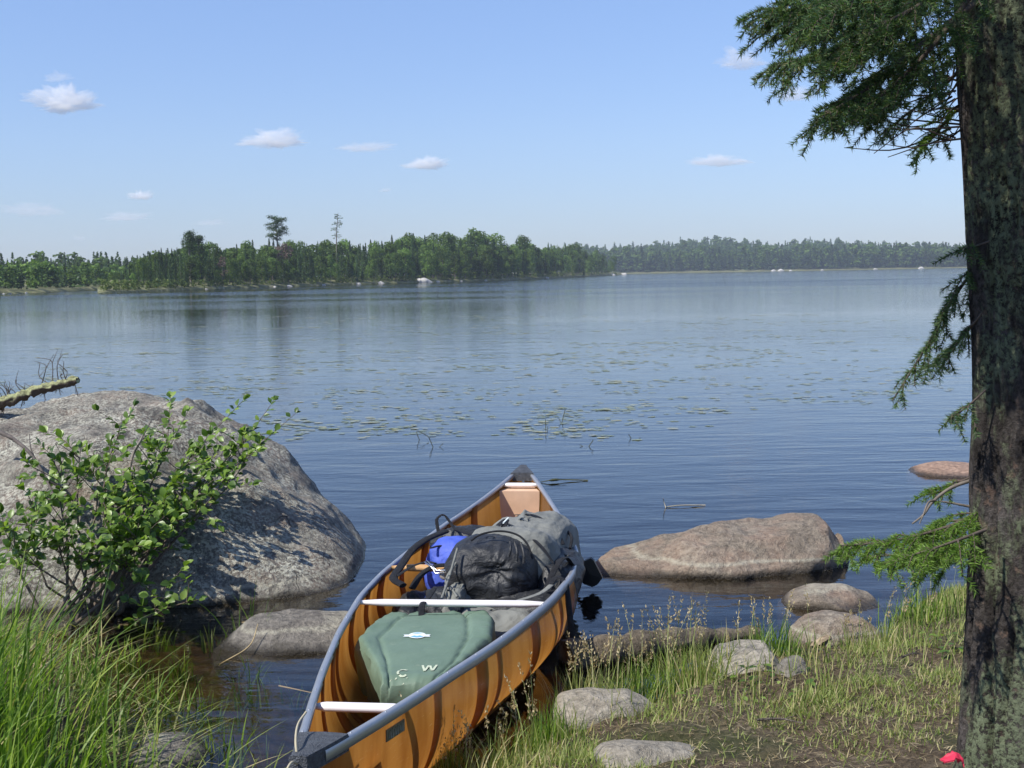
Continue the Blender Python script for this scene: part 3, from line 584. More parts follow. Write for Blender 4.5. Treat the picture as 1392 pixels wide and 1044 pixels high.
part('base_panel', MB().add(*blob((-.27, 5.97, .18), (.055, .24, .13), (0, rad(10), rad(-8)), .8, 60, 40, .02, 12, 17)), grey, gp)
def strap(pts, wd, name, parent, mat=strapm, th=.25, n=30):
    return part(name, MB().add(*tube(spline(pts, n), wd, 8, (1, th))), mat, parent)
strap([D(775, 746, 6.35), D(777, 730, 6.45), D(768, 722, 6.55), D(760, 735, 6.5)], .008, 'grab_loop', gp, th=1)
strap([D(778, 768, 6.1), D(768, 758, 6.05), D(755, 772, 5.95), D(742, 802, 5.85)], .016, 'strap', gp)
strap([D(748, 795, 5.8), D(757, 784, 5.85), D(768, 792, 5.82), D(772, 815, 5.76), D(776, 850, 5.7), D(778, 880, 5.68)], .014, 'strap', gp)
strap([D(700, 818, 5.6), D(735, 806, 5.7), D(755, 790, 5.85)], .014, 'strap', gp, grey)
strap([D(640, 722, 6.45), D(660, 728, 6.2), D(675, 716, 6.25), D(688, 706, 6.35), D(684, 718, 6.25)], .015, 'strap', gp)
strap([D(684, 711, 6.22), D(691, 704, 6.28)], .005, 'buckle', gp, whitem, .6)
strap([D(668, 722, 6.13), D(673, 726, 6.12)], .006, 'buckle', gp, whitem, .6)
for k, (a, b, c_) in enumerate([((600, 815), (612, 780), (622, 745)), ((610, 822), (606, 790), (620, 765)), ((622, 812), (612, 800), (600, 806))]):
    strap([D(*a, 5.72), D(*b, 5.85), D(*c_, 5.93)], .006, 'cord', gp, grey, 1)
seam = lambda pts, r, nm, pr, mt: part(nm, MB().add(*tube(spline(pts, 40), r, 6)), mt, pr)
strap([D(690, 712, 6.42), D(710, 722, 6.18), D(735, 742, 6.02), D(752, 765, 5.97)], .010, 'strap', gp, strapm, .25)
strap([D(700, 700, 6.75), D(725, 700, 6.60), D(752, 716, 6.45), D(766, 740, 6.32)], .010, 'strap', gp, strapm, .25)
seam([D(640, 735, 5.98), D(655, 726, 5.99), D(680, 722, 5.99), D(703, 727, 5.98), D(717, 740, 5.95), D(724, 760, 5.92)], .005, 'piping', gp, strapm)
for k, (a, b, c_) in enumerate([((700, 737), (703, 750), (702, 764)), ((708, 738), (712, 752), (712, 766)), ((694, 737), (694, 747), (691, 757))]):
    strap([D(*a, 5.90), D(*b, 5.86), D(*c_, 5.85)], .007, 'pleat', gp, black, 1)
# --- blue pack
b0 = (-.33, 6.3, .0); bp = empty('daypack', b0, 'bright blue daypack with black straps wedged left of the grey rucksack', 'daypack')
part('body', MB().add(*blob((-.275, 6.46, .25), (.145, .24, .165), (rad(-14), 0, rad(-16)), .62, 90, 60, .010, 7, 22)), blue, bp)
part('front_pocket', MB().add(*blob((-.36, 6.02, .11), (.10, .15, .12), (rad(18), 0, rad(-14)), .7, 70, 50, .012, 9, 23)), blue, bp)
part('front_pocket', MB().add(*blob((-.325, 5.90, .15), (.105, .13, .13), (rad(18), 0, rad(-6)), .7, 60, 40, .016, 10, 24)), black, bp, label='black mesh pocket')
part('base_panel', MB().add(*blob((-.49, 6.05, .12), (.085, .20, .11), (0, rad(-10), rad(-6)), .8, 60, 40, .018, 9, 25)), black, bp)
part('back_panel', MB().add(*blob((-.26, 6.66, .31), (.18, .10, .12), (0, 0, rad(-16)), .7, 60, 40, .012, 9, 26)), black, bp)
strap([D(596, 724, 6.5), D(594, 706, 6.55), D(603, 700, 6.58), D(612, 710, 6.56), D(622, 722, 6.5), D(645, 724, 6.5)], .009, 'grab_loop', bp, th=.5)
strap([D(606, 722, 6.5), D(580, 733, 6.35), D(560, 748, 6.25), D(546, 768, 6.1), D(535, 786, 5.95), D(548, 796, 5.88)], .022, 'shoulder_strap', bp, th=.5)
strap([D(622, 719, 6.5), D(636, 724, 6.4), D(652, 728, 6.3)], .02, 'shoulder_strap', bp, th=.5)
strap([D(540, 783, 5.95), D(560, 770, 6.0), D(580, 764, 6.02), D(592, 766, 5.98)], .012, 'strap', bp)
strap([D(560, 800, 6.0), D(572, 782, 6.05), D(590, 770, 6.08), D(612, 768, 6.08)], .022, 'strap', bp, th=.4)
strap([D(585, 745, 6.25), D(600, 742, 6.3), D(625, 745, 6.3), D(640, 752, 6.2)], .007, 'piping', bp, th=.6)
strap([D(573, 840, 5.45), D(574, 822, 5.5), D(582, 812, 5.6), D(590, 800, 5.7)], .014, 'strap', bp)
part('flap', MB().add(*blob((-.275, 6.06, .325), (.085, .06, .018), (rad(8), 0, rad(-5)), .7, 40, 20, .004, 9, 27)), plain('taupe_flap', (.22, .19, .16), .7), bp)
fr0 = [D(577, 764, 5.86), D(588, 772, 5.83), D(592, 780, 5.8), D(606, 778, 5.8), D(605, 775, 5.82), D(594, 776, 5.84), D(580, 762, 5.88)]
part('metal_frame', MB().add(*tube(fr0, .0035, 6)), silver, bp)
# --- black paddle with its blade out over the far side
pd0 = D(805, 780, 6.95); pad = empty('paddle', pd0, 'black paddle blade poking out past the right side of the canoe', 'paddle')
bl = [(791, 771), (792, 764), (803, 759), (807, 762), (819, 786), (812, 795), (805, 798), (793, 794), (788, 785)]
F1 = np.array([D(a, b, 6.98) for a, b in bl]); F2 = F1 + np.array([.004, .022, .004]); c1 = F1.mean(0) + np.array([0, -.008, 0]); c2 = F2.mean(0) + np.array([0, .008, 0]); m_ = len(bl)
mb = MB().add(np.vstack([F1, c1]), np.array([(i, (i + 1) % m_, m_) for i in range(m_)])).add(np.vstack([F2, c2]), np.array([(i, (i + 1) % m_, m_) for i in range(m_)])).add(np.vstack([F1, F2]), np.array([(i, (i + 1) % m_, (i + 1) % m_ + m_, i + m_) for i in range(m_)]))
part('blade', mb, plain('black_blade', (.012, .013, .014), .35), pad, False)
part('shaft', MB().add(*tube([D(797, 777, 6.99), Vector((.33, 7.35, .10)), Vector((.28, 7.75, .09))], .013, 10)), strapm, pad)
# ================================================================ VEGETATION
def instance_leaves(P, Dr, Up, size, outline, fold=.18, curl=.25):
    """P (n,3) base, Dr direction, Up approx normal, size (n,); outline = [(along, half width)...] -> V, quads"""
    n = len(P); Dr = Dr / (np.linalg.norm(Dr, axis=1)[:, None] + 1e-9); S = np.cross(Dr, Up); S /= np.linalg.norm(S, axis=1)[:, None] + 1e-9; N = np.cross(S, Dr)
    al = np.array([o[0] for o in outline]); hw = np.array([o[1] for o in outline]); m = len(al)
    z0 = -curl * al ** 2
    mid = np.stack([al, 0 * al, z0], 1); lf = np.stack([al, -hw, z0 + fold * hw * 2], 1); rt = np.stack([al, hw, z0 + fold * hw * 2], 1)
    L = np.concatenate([lf, mid, rt]) # 3m
    V = P[:, None] + size[:, None, None] * (L[None, :, 0, None] * Dr[:, None] + L[None, :, 1, None] * S[:, None] + L[None, :, 2, None] * N[:, None])
    f = []
    for i in range(m - 1): f += [(i, m + i, m + i + 1, i + 1), (m + i, 2 * m + i, 2 * m + i + 1, m + i + 1)]
    f = np.array(f); Fq = (f[None] + (np.arange(n) * 3 * m)[:, None, None]).reshape(-1, 4)
    return V.reshape(-1, 3), Fq
LEAF = [(0, .012), (.12, .02), (.3, .2), (.55, .32), (.8, .24), (.95, .09), (1.0, .01)]
def blades(P, h, wd, az, lean, seg=5, droop=1., rg=RG, b0=.25):
    """grass blades: P bases, h length, wd base width, az lean azimuth, lean 0..1.5"""
    n = len(P); s = np.linspace(0, 1, seg + 1)
    ang = lean[:, None] * (b0 + (1 - b0) * s[None] ** 1.3 * droop)                 # angle from vertical along the blade
    dl = h[:, None] / seg; dx = np.concatenate([np.zeros((n, 1)), np.cumsum(np.sin(ang[:, :-1]) * dl, 1)], 1); dz = np.concatenate([np.zeros((n, 1)), np.cumsum(np.cos(ang[:, :-1]) * dl, 1)], 1)
    ca, sa = np.cos(az)[:, None], np.sin(az)[:, None]
    C = np.stack([P[:, :1] + dx * ca, P[:, 1:2] + dx * sa, P[:, 2:3] + dz], -1)
    tw = az + np.pi / 2 + rg.normal(0, .5, n); W = (wd[:, None] * .5 * np.array([(1 - a ** 2.2) for a in s])[None]) + 1e-4
    O = np.stack([np.cos(tw)[:, None] * W, np.sin(tw)[:, None] * W, 0 * W], -1)
    V = np.stack([C - O, C + O], 2).reshape(-1, 3); m = 2 * (seg + 1)
    f = np.array([(2 * i, 2 * i + 1, 2 * i + 3, 2 * i + 2) for i in range(seg)])
    return V, (f[None] + (np.arange(n) * m)[:, None, None]).reshape(-1, 4), C
def on_ground(x, y, dz=-.01): return np.stack([x, y, ground_z(x, y) + dz], -1)
G_lush = leafmat('lush_grass', [(0., (.04, .09, .015)), (.4, (.11, .20, .025)), (.8, (.22, .33, .05)), (.93, (.34, .42, .10)), (1., (.42, .34, .18))], .4, .45, .35)
G_turf = leafmat('turf', [(0., (.11, .15, .035)), (.45, (.24, .31, .08)), (.7, (.36, .40, .14)), (.85, (.44, .38, .19)), (1., (.50, .42, .25))], .35, .5, .3)
G_dry = leafmat('straw', [(0., (.22, .16, .08)), (.5, (.40, .31, .17)), (1., (.58, .50, .33))], .2, .7, .2)
G_seed = leafmat('seeding_grass', [(0., (.20, .26, .08)), (.5, (.36, .40, .16)), (1., (.52, .48, .28))], .3, .6, .2)
L_bush = leafmat('shrub_leaf', [(0., (.05, .10, .018)), (.4, (.11, .19, .03)), (.75, (.19, .30, .05)), (1., (.30, .40, .10))], .35, .38, .5)
# ---- turf on the right bank
def scatter(n, x0, x1, y0, y1, keep, rg=RG):
    x = rg.uniform(x0, x1, n * 3); y = rg.uniform(y0, y1, n * 3); k = keep(x, y); return x[k][:n], y[k][:n]
def shore_d(x, y): return (np.interp(x, SHX, SHY) - y) * .85
def bare(x, y): return fbm(np.stack([x * 1.5, y * 1.5, 0 * x], -1), 3, 50)
kr = lambda x, y: (shore_d(x, y) > .03) & (x > -.35 + .0 * y) & (y > 2.6)
def turf_keep(x, y):
    d = shore_d(x, y); b = bare(x, y); pr = np.clip(1.35 - d * .5, .22, 1) * np.clip(1.0 - 2.4 * (b - .12), .10, 1)
    return kr(x, y) & (RG.random(len(x)) < pr)
mb = MB()
x, y = scatter(60000, -.4, 3.4, 2.8, 7.2, turf_keep); n = len(x)
V, f, _ = blades(on_ground(x, y), RG.uniform(.015, .055, n) * np.clip(1.5 - .5 * shore_d(x, y), .6, 1.5), RG.uniform(.0025, .0055, n), RG.uniform(0, 6.28, n), RG.uniform(.3, 1.7, n), 3, 1., RG, .5); mb.add(V, f)
x, y = scatter(4200, -.4, 3.4, 3.4, 7.2, lambda x, y: kr(x, y) & (shore_d(x, y) < .8) & (RG.random(len(x)) < np.exp(-shore_d(x, y) * 1.2)) & (vnoise(np.stack([x * 2.2, y * 2.2, 0 * x], -1), 4) > -.25)); n = len(x)
V, f, _ = blades(on_ground(x, y), RG.uniform(.06, .18, n), RG.uniform(.003, .006, n), RG.uniform(0, 6.28, n), RG.uniform(.3, 1.5, n), 4); mb.add(V, f)
tag(link('grass', mb.mesh('turf'), G_turf), 'short sunlit grass and turf covering the right bank', 'grass', kind='stuff')
mb = MB(); x, y = scatter(15000, -.4, 3.6, 2.6, 7., lambda x, y: kr(x, y) & (RG.random(len(x)) < .35 + .5 * (bare(x, y) > 0))); n = len(x)
V, f, _ = blades(on_ground(x, y, .004), RG.uniform(.012, .055, n), RG.uniform(.0012, .003, n), RG.uniform(0, 6.28, n), RG.uniform(1.35, 1.68, n), 2, 1., RG, 1.); mb.add(V, f)
tag(link('leaf_litter', mb.mesh('litter'), G_dry), 'dry straw and needle litter strewn over the bare soil of the right bank', 'litter', kind='stuff')
# broad-leaf ground plants
mb = MB(); x, y = scatter(420, .2, 3.0, 3.6, 6.9, lambda x, y: kr(x, y) & (fbm(np.stack([x * 2, y * 2, 0 * x + 9], -1), 2, 77) > .25)); n = len(x); P = on_ground(x, y, .02)
az = RG.uniform(0, 6.28, n); V, f = instance_leaves(P, np.stack([np.cos(az), np.sin(az), RG.uniform(.1, .9, n)], -1), np.tile([0, 0, 1.], (n, 1)), RG.uniform(.02, .05, n), LEAF); mb.add(V, f)
tag(link('ground_cover', mb.mesh('cover'), L_bush), 'small broad green leaves scattered through the turf of the right bank', 'ground cover', kind='stuff')
# ---- tufts: each tuft is a thing
def tuft(cx, cy, n, hmin, hmax, spread, label, mat=G_lush, lean=(.1, .9), az=None, wd=(.004, .009), seed=0, group=None, name='grass_tuft', azs=1.2, cat='grass tuft'):
    rg = np.random.default_rng(seed); x = cx + rg.normal(0, spread, n); y = cy + rg.normal(0, spread, n)
    z = np.maximum(ground_z(x, y), -.3) - .01; P = np.stack([x, y, z], -1)
    a = rg.uniform(0, 6.28, n) if az is None else az + rg.normal(0, azs, n)
    V, f, _ = blades(P, rg.uniform(hmin, hmax, n), rg.uniform(*wd, n), a, rg.uniform(*lean, n), 6, 1.3, rg)
    o = np.array([cx, cy, 0.]); ob = link(name, MB().add(V, f).mesh(name, o), mat, None, tuple(o)); return tag(ob, label, cat, group)
def seed_tuft(cx, cy, n, hmin, hmax, spread, label, seed=0, az=None, group='tall seeding grasses at the water edge', lean=(.05, .65), nb=10):
    rg = np.random.default_rng(seed); x = cx + rg.normal(0, spread, n); y = cy + rg.normal(0, spread, n); o = np.array([cx, cy, 0.]); root = empty('grass_tuft', tuple(o), label, 'grass tuft', group)
    P = on_ground(x, y); a = rg.uniform(0, 6.28, n) if az is None else az + rg.normal(0, .8, n)
    V, f, C = blades(P, rg.uniform(hmin, hmax, n), rg.uniform(.0034, .0052, n), a, rg.uniform(*lean, n), 7, 1.3, rg); mb = MB().add(V, f)
    k = n * nb; xb = cx + rg.normal(0, spread, k); yb = cy + rg.normal(0, spread, k)
    V, f, _ = blades(on_ground(xb, yb), rg.uniform(hmin * .3, hmax * .6, k), rg.uniform(.003, .006, k), rg.uniform(0, 6.28, k), rg.uniform(.1, 1.2, k), 5, 1.2, rg)
    part('leaves', MB().add(V, f), G_turf if seed % 2 else G_lush, root); part('stalks', mb, G_seed, root)
    # panicles
    Ps, Ds, Ss = [], [], []
    for i in range(n):
        tip, b = C[i, -1], C[i, -3]; d = tip - b; d /= np.linalg.norm(d)
        for q in range(26):
            t = rg.uniform(0, 1); s_ = b + (tip - b) * t * 1.15 + rg.normal(0, .004 * (1.6 - t), 3); Ps.append(s_); Ds.append(d + rg.normal(0, .45, 3)); Ss.append(rg.uniform(.008, .015))
    V, f = instance_leaves(np.array(Ps), np.array(Ds), rg.normal(0, 1, (len(Ps), 3)), np.array(Ss), [(0, .03), (.4, .22), (1, .02)], 0, 0); part('seed_heads', MB().add(V, f), G_dry, root)
    return root
# left tall clump
lef = [(-1.55, 3.75, 150, .25, .5), (-1.9, 4.35, 170, .35, .72), (-2.15, 4.75, 190, .4, .8), (-1.8, 4.1, 140, .3, .6), (-2.35, 5.2, 110, .25, .6), (-1.35, 4.3, 36, .15, .36), (-1.6, 4.85, 40, .15, .4)]
labs = ['thick lush grass tuft filling the bottom left corner', 'tall bright grass tuft with arching blades left of the dark cracked rock', 'tallest bright grass tuft at the left frame edge below the boulder', 'dense green grass tuft between the corner tuft and the tall arching one', 'lush grass tuft under the shrub stems at the foot of the boulder', 'sparse short grass tuft beside the dark cracked rock', 'thin short grass tuft in the wet mud above the dark cracked rock']
for i, (a, b, n, h0, h1) in enumerate(lef): tuft(a, b, n, h0, h1, .13 if n > 200 else .16, labs[i], az=.25, azs=.9, lean=(.1, 1.45), seed=60 + i, group='lush grass tufts on the left bank', wd=(.006, .0125))
# sparse water-edge grass on the left: upright sprigs
spr = [(140, 1010, 14, .28, 'upright broad-bladed grass sprig left of the dark cracked rock'), (330, 870, 10, .40, 'tall grass sprig standing in shallow water left of the flat rock'), (345, 925, 12, .22, 'bent grass sprig drooping into the water below the flat rock'), (300, 1025, 14, .22, 'grass sprig growing beside the dark cracked rock in the shallows'), (245, 900, 16, .16, 'low grass sprig in the dark mud below the boulder'), (400, 915, 9, .14, 'small curled grass sprig in the water nearest the canoe'), (215, 955, 14, .2, 'grass sprig in the mud above the dark cracked rock'), (375, 1005, 4, .22, 'few thin submerged stems beside the canoe tip'), (175, 900, 18, .2, 'leafy grass sprig in the mud under the shrub stems'), (285, 860, 12, .14, 'short grass sprig at the water edge left of the flat rock tip'), (265, 960, 16, .2, 'grass sprig between the mud and the dark cracked rock top'), (120, 930, 20, .24, 'bushy grass sprig right of the tall tufts'), (310, 960, 8, .16, 'drooping grass sprig in brown shallows right of the dark cracked rock'), (215, 860, 14, .16, 'low grass sprig in shade under the boulder edge')]
for i, (a, b, n, h, lb) in enumerate(spr):
    g = G(a, b, -.02); tuft(g.x, g.y, int(n * 1.9), h * .5, h * 1.15, .05, lb, lean=(.1, 1.1), seed=90 + i, group='grass sprigs in the left shallows', wd=(.005, .010), name='grass_sprig', cat='grass sprig')
# marsh litter on the left
rg = np.random.default_rng(5); n = 3800; x = rg.uniform(-3.2, -.85, n); y = rg.uniform(3.7, 6.5, n); dsh = shore_d(x, y); k = (dsh > -.55) & (dsh < 1.2) & ((dsh > -.15) | (rg.random(n) < .35)); x, y = x[k], y[k]; n = len(x)
P = np.stack([x, y, np.maximum(ground_z(x, y), -.004) + .006], -1); V, f, _ = blades(P, rg.uniform(.06, .32, n), rg.uniform(.003, .007, n), rg.normal(.3, 1.2, n), rg.uniform(1.2, 1.62, n), 5, 1., rg, .8)
tag(link('marsh_grass', MB().add(V, f).mesh('marsh'), G_turf), 'flattened marsh grass lying over the mud and shallows on the left', 'marsh grass', kind='stuff')
# seeding grasses in front of the canoe and along the right waterline
sd = [(590, 1030, 30, .26, .52, .05, 'pale seeding grass tuft rising in front of the canoe hull'), (650, 1040, 8, .18, .34, .07, 'short grass tuft at the foot of the canoe hull'), (720, 1010, 12, .22, .40, .08, 'seeding grass tuft between the canoe hull and the pale flat stone'), (800, 935, 18, .25, .42, .08, 'leafy seeding grass tuft behind the pale flat stone'), (870, 925, 18, .28, .46, .09, 'tall seeding grass tuft in front of the driftwood log'), (940, 915, 20, .26, .48, .09, 'tall seeding grass tuft left of the pale smooth stone'), (1035, 895, 14, .18, .36, .08, 'seeding grass tuft between the pale smooth stone and the pinkish rock'), (1190, 875, 9, .12, .26, .08, 'grass tuft right of the pinkish rounded rock'), (1250, 850, 9, .18, .36, .09, 'grass tuft growing under the lowest spruce bough')]
for i, (a, b, n, h0, h1, s, lb) in enumerate(sd):
    g = G(a, b, .03); seed_tuft(g.x, g.y, n, h0, h1, s, lb, 120 + i, nb=22)
# ---- shrub in front of the boulder
rs = random.Random(12); shrub = empty('leafy_shrub', (-2.2, 6.55, 0), 'leafy green shrub leaning over the lit face of the big boulder', 'shrub')
stems = MB(); LP, LD, LS = [], [], []
def addleaf(p, d, s): LP.append(tuple(p)); LD.append(tuple(d)); LS.append(s)
def shoot(a, b, r0, leaves=True, dens=22., start=.25, sub=0):
    a, b = Vector(a), Vector(b); m = a.lerp(b, .5) + Vector((rs.uniform(-.06, .06), rs.uniform(-.05, .05), rs.uniform(-.02, .08))); L = (b - a).length
    pts = spline([a, m, b], 14); stems.add(*tube(pts, np.linspace(r0, max(.0012, r0 * .25), 14), 6))
    if leaves:
        for k in range(int(L * dens)):
            t = start + (1 - start) * rs.random(); i = min(12, int(t * 13)); p = pts[i] + (pts[i + 1] - pts[i]) * rs.random(); dv = Vector(pts[i + 1] - pts[i]).normalized()
            d = dv * .5 + Vector((rs.uniform(-1, 1), rs.uniform(-.9, .5), rs.uniform(-.3, .9))); addleaf(p, d, rs.uniform(.034, .062))
        for k in range(3): addleaf(pts[-1], Vector(pts[-1] - pts[-3]).normalized() + Vector((rs.uniform(-.6, .6), rs.uniform(-.6, .6), rs.uniform(-.2, .6))), rs.uniform(.04, .065))
    return pts
base = [G(130, 838, .0), G(100, 850, .0), G(160, 835, 0.), G(60, 860, 0.)]
tips = [(182, 553, 7.45), (150, 600, 7.2), (110, 610, 7.1), (232, 540, 7.7), (255, 560, 7.6), (230, 600, 7.3), (205, 640, 7.1), (60, 690, 6.6), (45, 735, 6.4), (300, 645, 7.2), (318, 640, 7.3), (280, 600, 7.4), (345, 585, 7.6), (330, 545, 7.75), (372, 545, 7.8), (402, 562, 7.8), (352, 600, 7.7), (240, 700, 6.9), (200, 720, 6.8), (150, 690, 6.8), (100, 700, 6.6), (120, 760, 6.5), (190, 775, 6.6), (245, 745, 6.8), (270, 680, 7.0), (85, 640, 6.9), (15, 745, 6.2), (270, 815, 6.5)]
for k, (a, b, c) in enumerate(tips):
    e = D(a, b, c); s = base[k % 4] if k % 3 else base[0]
    mid = s.lerp(e, .45) + Vector((rs.uniform(-.12, .05), rs.uniform(-.1, .0), rs.uniform(-.1, .05)))
    stems.add(*tube(spline([s, s.lerp(mid, .5) + Vector((rs.uniform(-.05, .05), 0, -.02)), mid], 12), np.linspace(.011, .006, 12), 6))
    pts = shoot(mid, e, .006, True, 38, .02)
    nsub = 3 if b < 600 else 8
    for j in range(nsub):
        p = Vector(pts[rs.randrange(3, 12)]); L = rs.uniform(.10, .24); d = Vector((rs.uniform(-1, 1), rs.uniform(-.9, .2), rs.uniform(-.2, 1))).normalized(); shoot(p, p + d * L, .003, True, 46, .1)
P = np.array(LP); Dd = np.array(LD); rg = np.random.default_rng(3); V, f = instance_leaves(P, Dd, np.stack([rg.normal(-.4, .5, len(P)), rg.normal(-.6, .5, len(P)), 1 + 0 * P[:, 0]], -1), np.array(LS), LEAF, .16, .22)
part('leaves', MB().add(V, f), L_bush, shrub); part('stem', stems, plain('shrub_stem', (.13, .10, .075), .8, 0, .3, 30), shrub)
# dead twigs against the boulder
dt = empty('dead_branch', tuple(D(160, 690, 6.95)), 'bare grey forked dead branch leaning on the boulder behind the shrub leaves', 'branch'); mb = MB()
for pts, r in ([[(165, 700, 6.9), (172, 660, 7.05), (180, 620, 7.2), (190, 600, 7.25), (205, 572, 7.4)], .011], [[(180, 620, 7.2), (195, 595, 7.3), (212, 588, 7.4)], .006], [[(178, 640, 7.1), (183, 655, 7.05), (205, 655, 7.1)], .006], [[(150, 660, 7.0), (185, 672, 7.0), (215, 684, 7.0)], .006]): mb.add(*tube(spline([D(*q) for q in pts], 20), np.linspace(r, r * .35, 20), 7))
part('wood', mb, plain('grey_twig', (.22, .19, .16), .85, 0, .3, 30), dt)
dt = empty('dead_branch', tuple(D(0, 585, 7.5)), 'long dark dead branch sloping down the left face of the boulder', 'branch'); mb = MB()
for pts, r in ([[(-25, 580, 7.4), (10, 592, 7.25), (40, 615, 7.1), (62, 650, 6.95), (80, 690, 6.75)], .014], [[(25, 602, 7.2), (15, 596, 7.2), (2, 592, 7.2)], .007], [[(52, 632, 7.05), (42, 610, 7.15), (40, 590, 7.25)], .005], [[(66, 655, 6.9), (90, 662, 6.95), (105, 640, 7.1)], .006]): mb.add(*tube(spline([D(*q) for q in pts], 20), np.linspace(r, r * .4, 20), 7))
part('wood', mb, plain('dark_twig', (.10, .085, .075), .85, 0, .3, 30), dt)
# dry reed stalks across the flat rock
mb = MB(); o = D(400, 862, 6.15)
for pts in ([(330, 848, 6.28), (355, 848, 6.25), (390, 862, 6.1), (410, 874, 6.0), (430, 892, 5.93)], [(365, 892, 5.92), (385, 872, 6.02), (402, 862, 6.12), (420, 840, 6.28)], [(395, 866, 6.05), (415, 868, 6.03), (425, 885, 5.95)], [(380, 934, 5.45), (400, 938, 5.42), (428, 944, 5.38)], [(300, 905, 5.8), (340, 880, 5.9), (352, 850, 6.0)]):
    mb.add(*tube(spline([D(*q) + Vector((0, -.02, .012)) for q in pts], 16), np.linspace(.0045, .002, 16), 5))
tag(link('dry_reed', mb.mesh('reed', o), plain('reed_straw', (.44, .34, .18), .8, 0, .2, 40), None, tuple(o)), 'forked dry reed stalk draped over the flat low rock', 'reed')
# ---- water plants
pads = leafmat('lily_pad', [(0., (.15, .19, .08)), (.6, (.24, .27, .12)), (1., (.36, .34, .18))], .1, .35, .5)
def pad_mesh(seed, n, sx, sy):
    rg = np.random.default_rng(seed); mb = MB()
    for i in range(n):
        cx, cy = rg.normal(0, sx), rg.normal(0, sy); r = rg.uniform(.016, .038); a0 = rg.uniform(0, 6.28); a = a0 + np.linspace(.25, 6.03, 11)
        V = np.vstack([[cx, cy, .006], np.stack([cx + r * 1.2 * np.cos(a), cy + r * np.sin(a), .004 + rg.uniform(0, .006) + 0 * a], 1)]); mb.add(V, np.array([(0, k, k + 1) for k in range(1, 11)]))
    return mb.mesh('floating_leaves', smooth=False)
pm_ = [pad_mesh(i, n, sx, sy) for i, (n, sx, sy) in enumerate([(9, .16, .12), (14, .3, .2), (22, .45, .3), (6, .1, .2), (18, .6, .2), (11, .25, .3)])]
rp_ = random.Random(3); lily0 = None
for k in range(230):
    py = 428 + 165 * rp_.random(); px = rp_.uniform(60, 1290) if rp_.random() < .85 else rp_.gauss(640, 190)
    if py > 560 and not (380 < px < 900): continue
    g = G(px, py); 
    if k and rp_.random() < .0: continue
    o = empty('water_lily', (g.x, g.y, 0), '', ''); s = rp_.uniform(.8, 1.3) * (.5 + g.y / 28); o.rotation_euler.z = rp_.uniform(-.5, .5) + math.pi * rp_.randrange(2); o.scale = (s * 1.3, s, 1); link('leaves', pm_[rp_.randrange(6)], pads, o)
    tag(o, 'patch of small yellow-green floating leaves on the open lake', 'water lily', 'floating leaf patches on the lake')
reed = plain('dark_reed', (.07, .075, .03), .7, 0, .3, 20)
rds = [(573, 598, 'thin bent reed folded into a diamond with its reflection above the far canoe tip', [(0, 0, 0), (-.05, 0, .10), (.08, .02, .03)]), (592, 608, 'short dark reed leaning right just beyond the folded reed', [(0, 0, 0), (-.07, 0, .11)]), (762, 575, 'slanting pair of thin reeds among the floating leaves', [(0, 0, 0), (.06, 0, .17)]), (742, 585, 'single upright short reed left of the slanting pair', [(0, 0, 0), (0, 0, .13)]), (795, 607, 'small crossed reed stems right of the canoe tip', [(0, 0, 0), (.09, 0, .07)]), (862, 596, 'tiny forked reed far right among the floating leaves', [(0, 0, 0), (-.06, 0, .05)])]
for a, b, lb, pp in rds:
    g = G(a, b); mb = MB(); mb.add(*tube(spline([Vector(q) * .95 + Vector((0, 0, -.06 if i == 0 else 0)) for i, q in enumerate(pp)], 10), .004, 5)); mb.add(*tube(spline([Vector((pp[-1][0] * -.8, .03, pp[-1][2] * .5)) * (1 if i else 0) + Vector((.02, 0, -.02)) for i in range(2)], 6), .003, 5))
    tag(link('reed', mb.mesh('reed'), reed, None, tuple(g)), lb, 'reed')
g = G(905, 690); mb = MB().add(*tube(spline([(0, 0, .005), (.12, .02, .012), (.3, .04, .006)], 10), .004, 5)).add(*tube([(0, 0, .0), (-.02, 0, .07)], .003, 5)); tag(link('floating_twig', mb.mesh('twig'), plain('pale_twig', (.4, .36, .26), .7), None, tuple(g)), 'thin pale twig floating on open water beyond the long tan rock', 'twig')
g = G(735, 656); mb = MB().add(*tube(spline([(0, 0, .005), (.1, .0, .02), (.2, .04, .015), (.4, .05, .004)], 10), [.004] * 3 + [.012] * 2 + [.005] * 5, 5)); tag(link('floating_twig', mb.mesh('twig'), reed, None, tuple(g)), 'short dark twig floating just right of the far canoe tip', 'twig')
# ================================================================ SPRUCE ON THE RIGHT
TY = 3.3
edge = [(1300, 1044), (1306, 950), (1312, 850), (1318, 750), (1316, 650), (1322, 560), (1322, 480), (1318, 400), (1312, 300), (1308, 200), (1301, 100), (1297, 0)]
ez = np.array([D(a, b, TY)[2] for a, b in edge]); ex = np.array([D(a, b, TY)[0] for a, b in edge])
zt = np.concatenate([np.linspace(-.1, 2.9, 560), np.linspace(2.92, 7.5, 120)]); exi = np.interp(zt, ez, ex); exi = np.where(zt < ez[0], ex[0] - .35 * (ez[0] - zt), exi) + .022
rt = np.interp(zt, [-.1, .1, .4, 2.9, 7.5], [.26, .215, .195, .175, .09]); exi = np.where(zt > 2.6, np.interp(2.6, ez, ex) + (.175 - rt), exi)
k_ = np.hanning(31); k_ /= k_.sum(); exi = np.convolve(np.pad(exi, 15, 'edge'), k_, 'valid'); cxt = exi + rt
na = 300; A_ = np.arange(na) * 2 * np.pi / na; ZZ, AA = np.meshgrid(zt, A_, indexing='ij'); RR = np.repeat(rt[:, None], na, 1)
